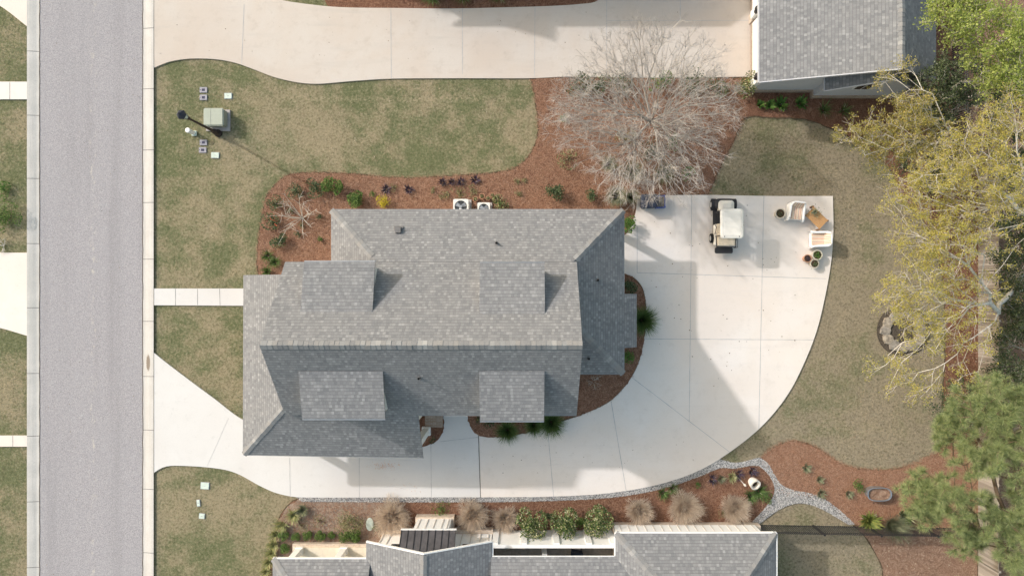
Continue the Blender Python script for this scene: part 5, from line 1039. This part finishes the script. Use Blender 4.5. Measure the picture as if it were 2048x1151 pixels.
bush(1394, 966, .18, .2, 'small bright green plant above the large dry grass', 'leaf_green', 110, .05, 'plant'); bush(1531, 994, .3, .3, 'feathery bright green plant at the gravel fork', 'leaf_box', 260, .05, 'plant'); bush(1716, 968, .32, .35, 'bright green ferny plant left of the galvanised tub', 'leaf_box', 320, .06, 'plant'); bush(1444, 1025, .3, .2, 'pale green plant tucked under the round dry grass', 'leaf_mix_low', 120, .05, 'plant')
clump(1735, 1038, .6, .5, 130, 'yellow green broad leaved plant at the end of the iron fence', 'leaf_lime', .10, name='broad_leaf_plant', droop=.6); clump(1778, 1045, .8, 1.0, 900, 'tall feathery grey green shrub growing through the iron fence', 'blade_grey', .014, name='feathery_shrub', cat='shrub', droop=.2)
clump(1805, 1028, .5, .5, 110, 'dark broad leaved plant beside the feathery shrub', 'leaf_camellia', .08, name='broad_leaf_plant', droop=.6)
# bed below the garage
for px, py, r, n, lb in ((1518, 211, .22, 22, 'small light green hosta, leftmost below the garage'), (1538, 212, .28, 30, 'light green hosta, second below the garage'), (1560, 210, .42, 55, 'largest dark leaved hosta below the garage'), (1600, 208, .38, 40, 'dark hosta right of the largest one')): clump(px, py, r, .3, n, lb, 'leaf_green', .12, name='hosta', group='hostas in the bed below the garage', droop=.7, seg=4)
clump(1645, 221, .55, .5, 75, 'spiky grey green tuft below the garage, brighter one', 'blade_green', .025, name='spiky_tuft'); clump(1685, 223, .5, .45, 60, 'spiky faint tuft below the small gable', 'blade_green', .02, name='spiky_tuft')
# left strip beyond the street and top bed
bush(22, 436, .75, .35, 'green weedy patch beside the left gutter, larger one', 'leaf_box', 1100, .07, 'plant', lump=.8); bush(12, 385, .5, .3, 'green weedy patch beside the left gutter, upper one', 'leaf_green', 420, .07, 'plant', lump=.8); sparse(8, 492, .45, .2, 'heap of grey twigs at the left edge above the driveway', n=0, nb=14, name='twig_heap', cat='twigs', sr=.012)
for px, py, lb in ((866, -6, 'left'), (926, -8, 'middle'), (1000, -10, 'right')): clump(px, py, .68, .6, 480, 'green grass clump in the bed at the top edge, ' + lb + ' of three', 'blade_green', .02, group='grass clumps in the top bed')

# ------------------------------------------------------------------ trees
tree('bare_tree', 'large leafless pale branched tree spreading over the bed and upper driveway', 'tree', P(1298, 246), [(1300, 215, 4.2, 185, 1.5), (1290, 225, 3.0, 150, 1.2, .6), (1310, 180, 4.8, 140, 1.0, .6), (1290, 300, 3.6, 130, 1.0, .8), (1410, 220, 4.0, 75, 1.0, .8), (1170, 220, 3.8, 70, 1.0, .8), (1230, 330, 3.2, 70, .8, .7), (1360, 320, 3.4, 80, .9, .7), (1255, 350, 3.2, 50, .7, .8), (1150, 250, 3.6, 60, .8, .9), (1140, 200, 3.8, 45, .8, .8)], 1500,
     {'n': 0, 'twig': 'twigs_white'}, 'twigs_white', alpha=.88, r_twig=.0075, seed=5, twigs=4, twig_len=.50, pipe=2.3, max_r=.055, tspread=.42, trunk_pts=[(.05, .02, .4)], ntwig_side=3)
tree('lime_green_tree', 'bright yellow green leafed tree in the top right corner', 'tree', P(1990, 90), [(1893, 22, 8, 34, .9), (1955, 30, 8.5, 42, 1), (1925, 62, 7.6, 20, .6), (1995, 110, 8, 48, 1.1), (2035, 60, 9, 55, 1.2), (2030, 150, 8, 45, 1), (2050, 195, 7.5, 30, .8), (1985, 165, 7.5, 26, .6)], 240,
     {'n': 17000, 'cluster': 6, 'spread': .12, 'size': .085, 'mat': 'leaf_bright', 'up': .8}, 'bark_grey', .5, .010, 11, 3, .4, max_r=.16)
tree('dark_evergreen', 'dark olive evergreen tree below the bright green tree', 'tree', P(1915, 205), [(1880, 165, 4, 45, 1.0), (1930, 165, 4.6, 50, 1.0), (1975, 200, 4.2, 48, 1), (1900, 215, 3.6, 40, .8), (2000, 150, 3.6, 40, .8)], 150,
     {'n': 11000, 'cluster': 6, 'spread': .11, 'size': .085, 'mat': 'leaf_holly', 'up': .5}, 'bark_grey', .5, .010, 12, 3, .35, max_r=.1)
tree('budding_tree', 'olive gold budding tree reaching over the garage corner and lawn', 'tree', P(1835, 300), [(1790, 165, 5.5, 34, .8, .5), (1812, 145, 5.6, 22, .5), (1735, 268, 5, 48, .5, .8), (1700, 275, 4.6, 26, .4, .8), (1800, 260, 5, 50, .8), (1830, 215, 5.5, 40, .8), (1850, 275, 5.2, 55, .9), (1780, 300, 4.4, 42, .6, .7), (1900, 310, 5, 50, .8)], 300,
     {'n': 17000, 'cluster': 7, 'spread': .07, 'size': .058, 'mat': 'leaf_olive', 'twig': 'twigs_white'}, 'bark_pale', .6, .009, 13, 3, .42, max_r=.11)
tree('understory_holly', 'dark green understory bush beneath the gold tree near the top', 'tree', P(1850, 330), [(1838, 320, 2.2, 34, .7), (1875, 345, 2.4, 40, .7), (1862, 215, 2.2, 26, .6, .6)], 60, {'n': 5200, 'cluster': 6, 'spread': .12, 'size': .085, 'mat': 'leaf_holly'}, 'bark_grey', .5, .01, 14, 3, .3, max_r=.06)
tree('golden_tree', 'large grey limbed tree with golden new leaves overhanging the right lawn', 'tree', P(2000, 560), [(2015, 250, 8.5, 60, 1.0), (1955, 300, 8, 60, 1.0), (1890, 370, 7.5, 70, 1.0), (1825, 395, 7, 50, .8), (1950, 400, 7.5, 70, 1.0), (2030, 360, 8.5, 60, 1), (1835, 480, 6.6, 50, .8), (1910, 480, 7.5, 70, 1), (1860, 560, 6.5, 70, .9), (1800, 600, 5.6, 40, .6, .8), (1930, 590, 6.4, 60, .9), (1955, 670, 6, 45, .8, .7), (1850, 660, 5.8, 62, .8, .9), (1790, 745, 5.2, 40, .6, .55), (1850, 760, 5.2, 45, .6, .5), (1925, 740, 5.4, 35, .6, .4), (2040, 470, 8, 45, 1, .5)], 760,
     {'n': 46000, 'cluster': 8, 'spread': .07, 'size': .058, 'mat': 'leaf_gold', 'twig': 'twigs_white'}, 'bark_pale', .62, .0085, 15, 3, .5, pipe=2.05, max_r=.20, trunk_pts=[(0, .3, 1.5), (-.5, .8, 3.2), (-.6, 1.4, 4.6)])
tree('shaded_evergreen', 'dark green evergreen beyond the board fence at the right edge, lower', 'tree', P(2045, 700), [(2030, 620, 3.6, 30, .8, .5), (2040, 690, 4, 42, 1.0), (2030, 745, 4.4, 40, 1.0), (2060, 780, 4.4, 50, 1)], 110, {'n': 9000, 'cluster': 6, 'spread': .12, 'size': .085, 'mat': 'leaf_holly'}, 'bark_grey', .5, .01, 16, 3, .35, max_r=.09)
tree('shaded_evergreen', 'dark evergreen beyond the board fence between the bare grey tree and the lower evergreen', 'tree', P(2060, 560), [(2022, 520, 2.6, 32, .8), (2035, 590, 2.6, 34, .8), (2050, 640, 3, 34, .8)], 80, {'n': 6000, 'cluster': 6, 'spread': .13, 'size': .085, 'mat': 'leaf_holly'}, 'bark_grey', .5, .01, 26, 3, .35, max_r=.08)
tree('shaded_evergreen', 'dark green evergreen beyond the board fence, behind the gold crown', 'tree', P(2030, 400), [(2030, 330, 3.2, 45, 1.0), (2050, 440, 3.2, 45, 1.0), (2025, 240, 3.2, 40, .8), (2010, 290, 2.6, 30, .8)], 100, {'n': 7500, 'cluster': 6, 'spread': .13, 'size': .09, 'mat': 'leaf_holly'}, 'bark_grey', .5, .01, 17, 3, .35, max_r=.09)
tree('understory_holly', 'olive green understory bush at the upper left of the pine', 'tree', P(1905, 810), [(1925, 790, 2.6, 36, .8), (1895, 825, 2.6, 32, .8), (1950, 830, 3, 40, .9)], 70, {'n': 5200, 'cluster': 6, 'spread': .12, 'size': .075, 'mat': 'leaf_dark'}, 'bark_grey', .5, .01, 18, 3, .3, max_r=.06)
NS = {'n': 2300, 'per': 52, 'size': .27, 'w': .005, 'kind': 'needles', 'mat': 'needles'}
tree('pine_tree', 'large long needled green pine in the lower right corner', 'tree', P(2030, 930), [(1945, 830, 8.5, 48, .8), (2000, 800, 9, 50, 1.0), (2045, 850, 9.5, 55, 1.0), (1905, 870, 7.5, 38, .7), (1960, 900, 8.6, 55, .9), (2020, 930, 9.5, 55, .9), (1860, 985, 7.0, 48, .7), (1915, 1000, 8, 55, .8), (1860, 1030, 6.5, 40, .7, .8), (1975, 1045, 8, 55, .8), (2035, 1030, 8.6, 50, .9), (1935, 1080, 7, 40, .6, .7), (2040, 1100, 8, 45, .8), (1985, 1110, 7.4, 30, .6, .5)], 500,
     NS, 'bark_brown', .45, .012, 19, 2, .32, pipe=2.3, max_r=.2, trunk_pts=[(-.1, .1, 2), (-.3, .2, 4.5), (-.4, .2, 6)], ntwig_side=1)
sparse(1793, 205, 1.0, 2.2, 'tangle of bare white branches below the small gable', n=0, nb=16, name='bare_shrub', cat='shrub', stem='bark_pale', sr=.022)
sparse(2030, 560, 1.3, 3.4, 'bare grey branched tree beyond the board fence at the right edge', n=0, nb=18, name='bare_small_tree', cat='tree', stem='bark_grey', sr=.035)
# fallen leaves
rng = np.random.default_rng(77); n = 9000
X = rng.uniform(P(1706, 0).x, 27.5, n); Y = rng.uniform(-16, 15, n); keep = (X > P(1890, 0).x) | (Y < P(0, 1060).y); X, Y = X[keep], Y[keep]
v, f = leafcards(np.stack([X, Y, np.full(len(X), .018)], 1), .055, rng, 2.5, .7, .1); o = npmesh('leaf_litter', v, f, 'litter'); tag(o, 'scattered dead leaves over the ground under the right hand trees', 'leaves', kind='stuff')
for ob in bpy.data.objects:
    if ob.get('kind') == 'structure' and ob.parent is None: pass

# loose pine straw: real needles over the beds, spilling a little past their edges
def straw(name, poly, n, label, seed, spill=.07, z=.012, mat='straw', L=.16):
    rng = np.random.default_rng(seed); X, Y = sample(poly, n, rng); m = len(X); X = X + rng.normal(0, spill, m); Y = Y + rng.normal(0, spill, m); a = rng.uniform(0, 2 * PI, m); l = L * rng.uniform(.4, 1.1, m) / 2; w_ = .0045
    dx, dy = np.cos(a) * l, np.sin(a) * l; sx, sy = -np.sin(a) * w_, np.cos(a) * w_; z0 = z + rng.uniform(0, .012, m); z1 = z + rng.uniform(0, .02, m)
    V = np.stack([np.stack([X - dx - sx, Y - dy - sy, z0], 1), np.stack([X - dx + sx, Y - dy + sy, z0], 1), np.stack([X + dx + sx, Y + dy + sy, z1], 1), np.stack([X + dx - sx, Y + dy - sy, z1], 1)], 1).reshape(-1, 3)
    tag(npmesh(name, V, np.arange(m * 4).reshape(-1, 4), mat), label, 'pine straw', kind='stuff')
leafmat('straw', [(.26, .125, .075), (.40, .225, .14), (.15, .07, .045), (.50, .33, .23), (.31, .16, .10)], 0)
straw('pine_straw_needles', [q for q in bed1 if q[0] < 1520 and q[1] < 600], 190000, 'loose reddish pine needles over the beds above the house', 1)
straw('pine_straw_needles', bed2, 110000, 'loose reddish pine needles over the lower bed by the gravel', 2)
straw('pine_straw_needles', [(1522, 916), (1560, 888), (1590, 882), (1630, 893), (1660, 913), (1690, 930), (1740, 939), (1800, 936), (1890, 900), (1955, 900), (1955, 1050), (1710, 1046), (1650, 1001), (1565, 985), (1548, 955)], 90000, 'loose reddish pine needles around the galvanised tub', 3)
straw('pine_straw_needles', [(1250, 549, C), (1267, 557), (1282, 574), (1289, 600), (1290, 640), (1284, 690), (1273, 729), (1253, 764), (1221, 798), (1180, 820), (1130, 837), (1060, 861), (1000, 872), (958, 868), (943, 853), (937, 830, C), (1160, 820, C), (1165, 740, C), (1240, 740, C)], 30000, 'loose reddish pine needles in the curved bed hugging the house', 4, .05, .066)
rng = np.random.default_rng(5); c_ = np.array(P(771, 930)[:]) + rng.normal(0, 1, (130, 3)) * np.array([.38, .09, 0]); c_[:, 2] = .056; c2_ = np.array(P(815, 975)[:]) + rng.normal(0, 1, (25, 3)) * np.array([.5, .12, 0]); c2_[:, 2] = .056
leafmat('crumbs', [(.62, .36, .22), (.50, .28, .17), (.70, .50, .36)], 0); v, f = leafcards(np.concatenate([c_, c2_]), .035, rng, 3, .8, .05); tag(npmesh('leaf_crumbs', v, f, 'crumbs'), 'rusty orange leaf crumbs scattered on the white driveway below the porch roof', 'leaf crumbs', kind='stuff')

# stray leaves and specks blown over the paving and turf
def strays(name, x0, x1, y0, y1, n, z, size, mat, label, seed):
    rng = np.random.default_rng(seed); X = rng.uniform(P(x0, 0).x, P(x1, 0).x, n); Y = rng.uniform(P(0, y1).y, P(0, y0).y, n); v, f = leafcards(np.stack([X, Y, np.full(n, z)], 1), size, rng, 3, .8, .05, .5); tag(npmesh(name, v, f, mat), label, 'leaves', kind='stuff')
leafmat('stray', [(.20, .14, .09), (.12, .09, .06), (.32, .24, .16), (.08, .07, .06)], 0)
strays('stray_leaves', 1300, 1600, 400, 780, 70, .056, .055, 'stray', 'few dead leaves scattered on the cream parking pad', 1)
strays('stray_leaves', 960, 1400, 880, 960, 30, .056, .045, 'stray', 'few dead leaves on the lower curved driveway', 2)
strays('stray_leaves', 320, 1480, 22, 120, 60, .056, .045, 'stray', 'few dead leaves on the upper driveway', 3)
strays('road_debris', 85, 280, 0, 1151, 130, .004, .04, 'stray', 'dark specks of debris scattered over the street', 4)
strays('lawn_leaves', 1500, 1880, 250, 930, 500, .01, .05, 'litter', 'pale dead leaves scattered on the right hand lawn', 5)
strays('lawn_leaves', 312, 1050, 170, 340, 160, .01, .045, 'litter', 'pale dead leaves scattered on the front lawn', 6)
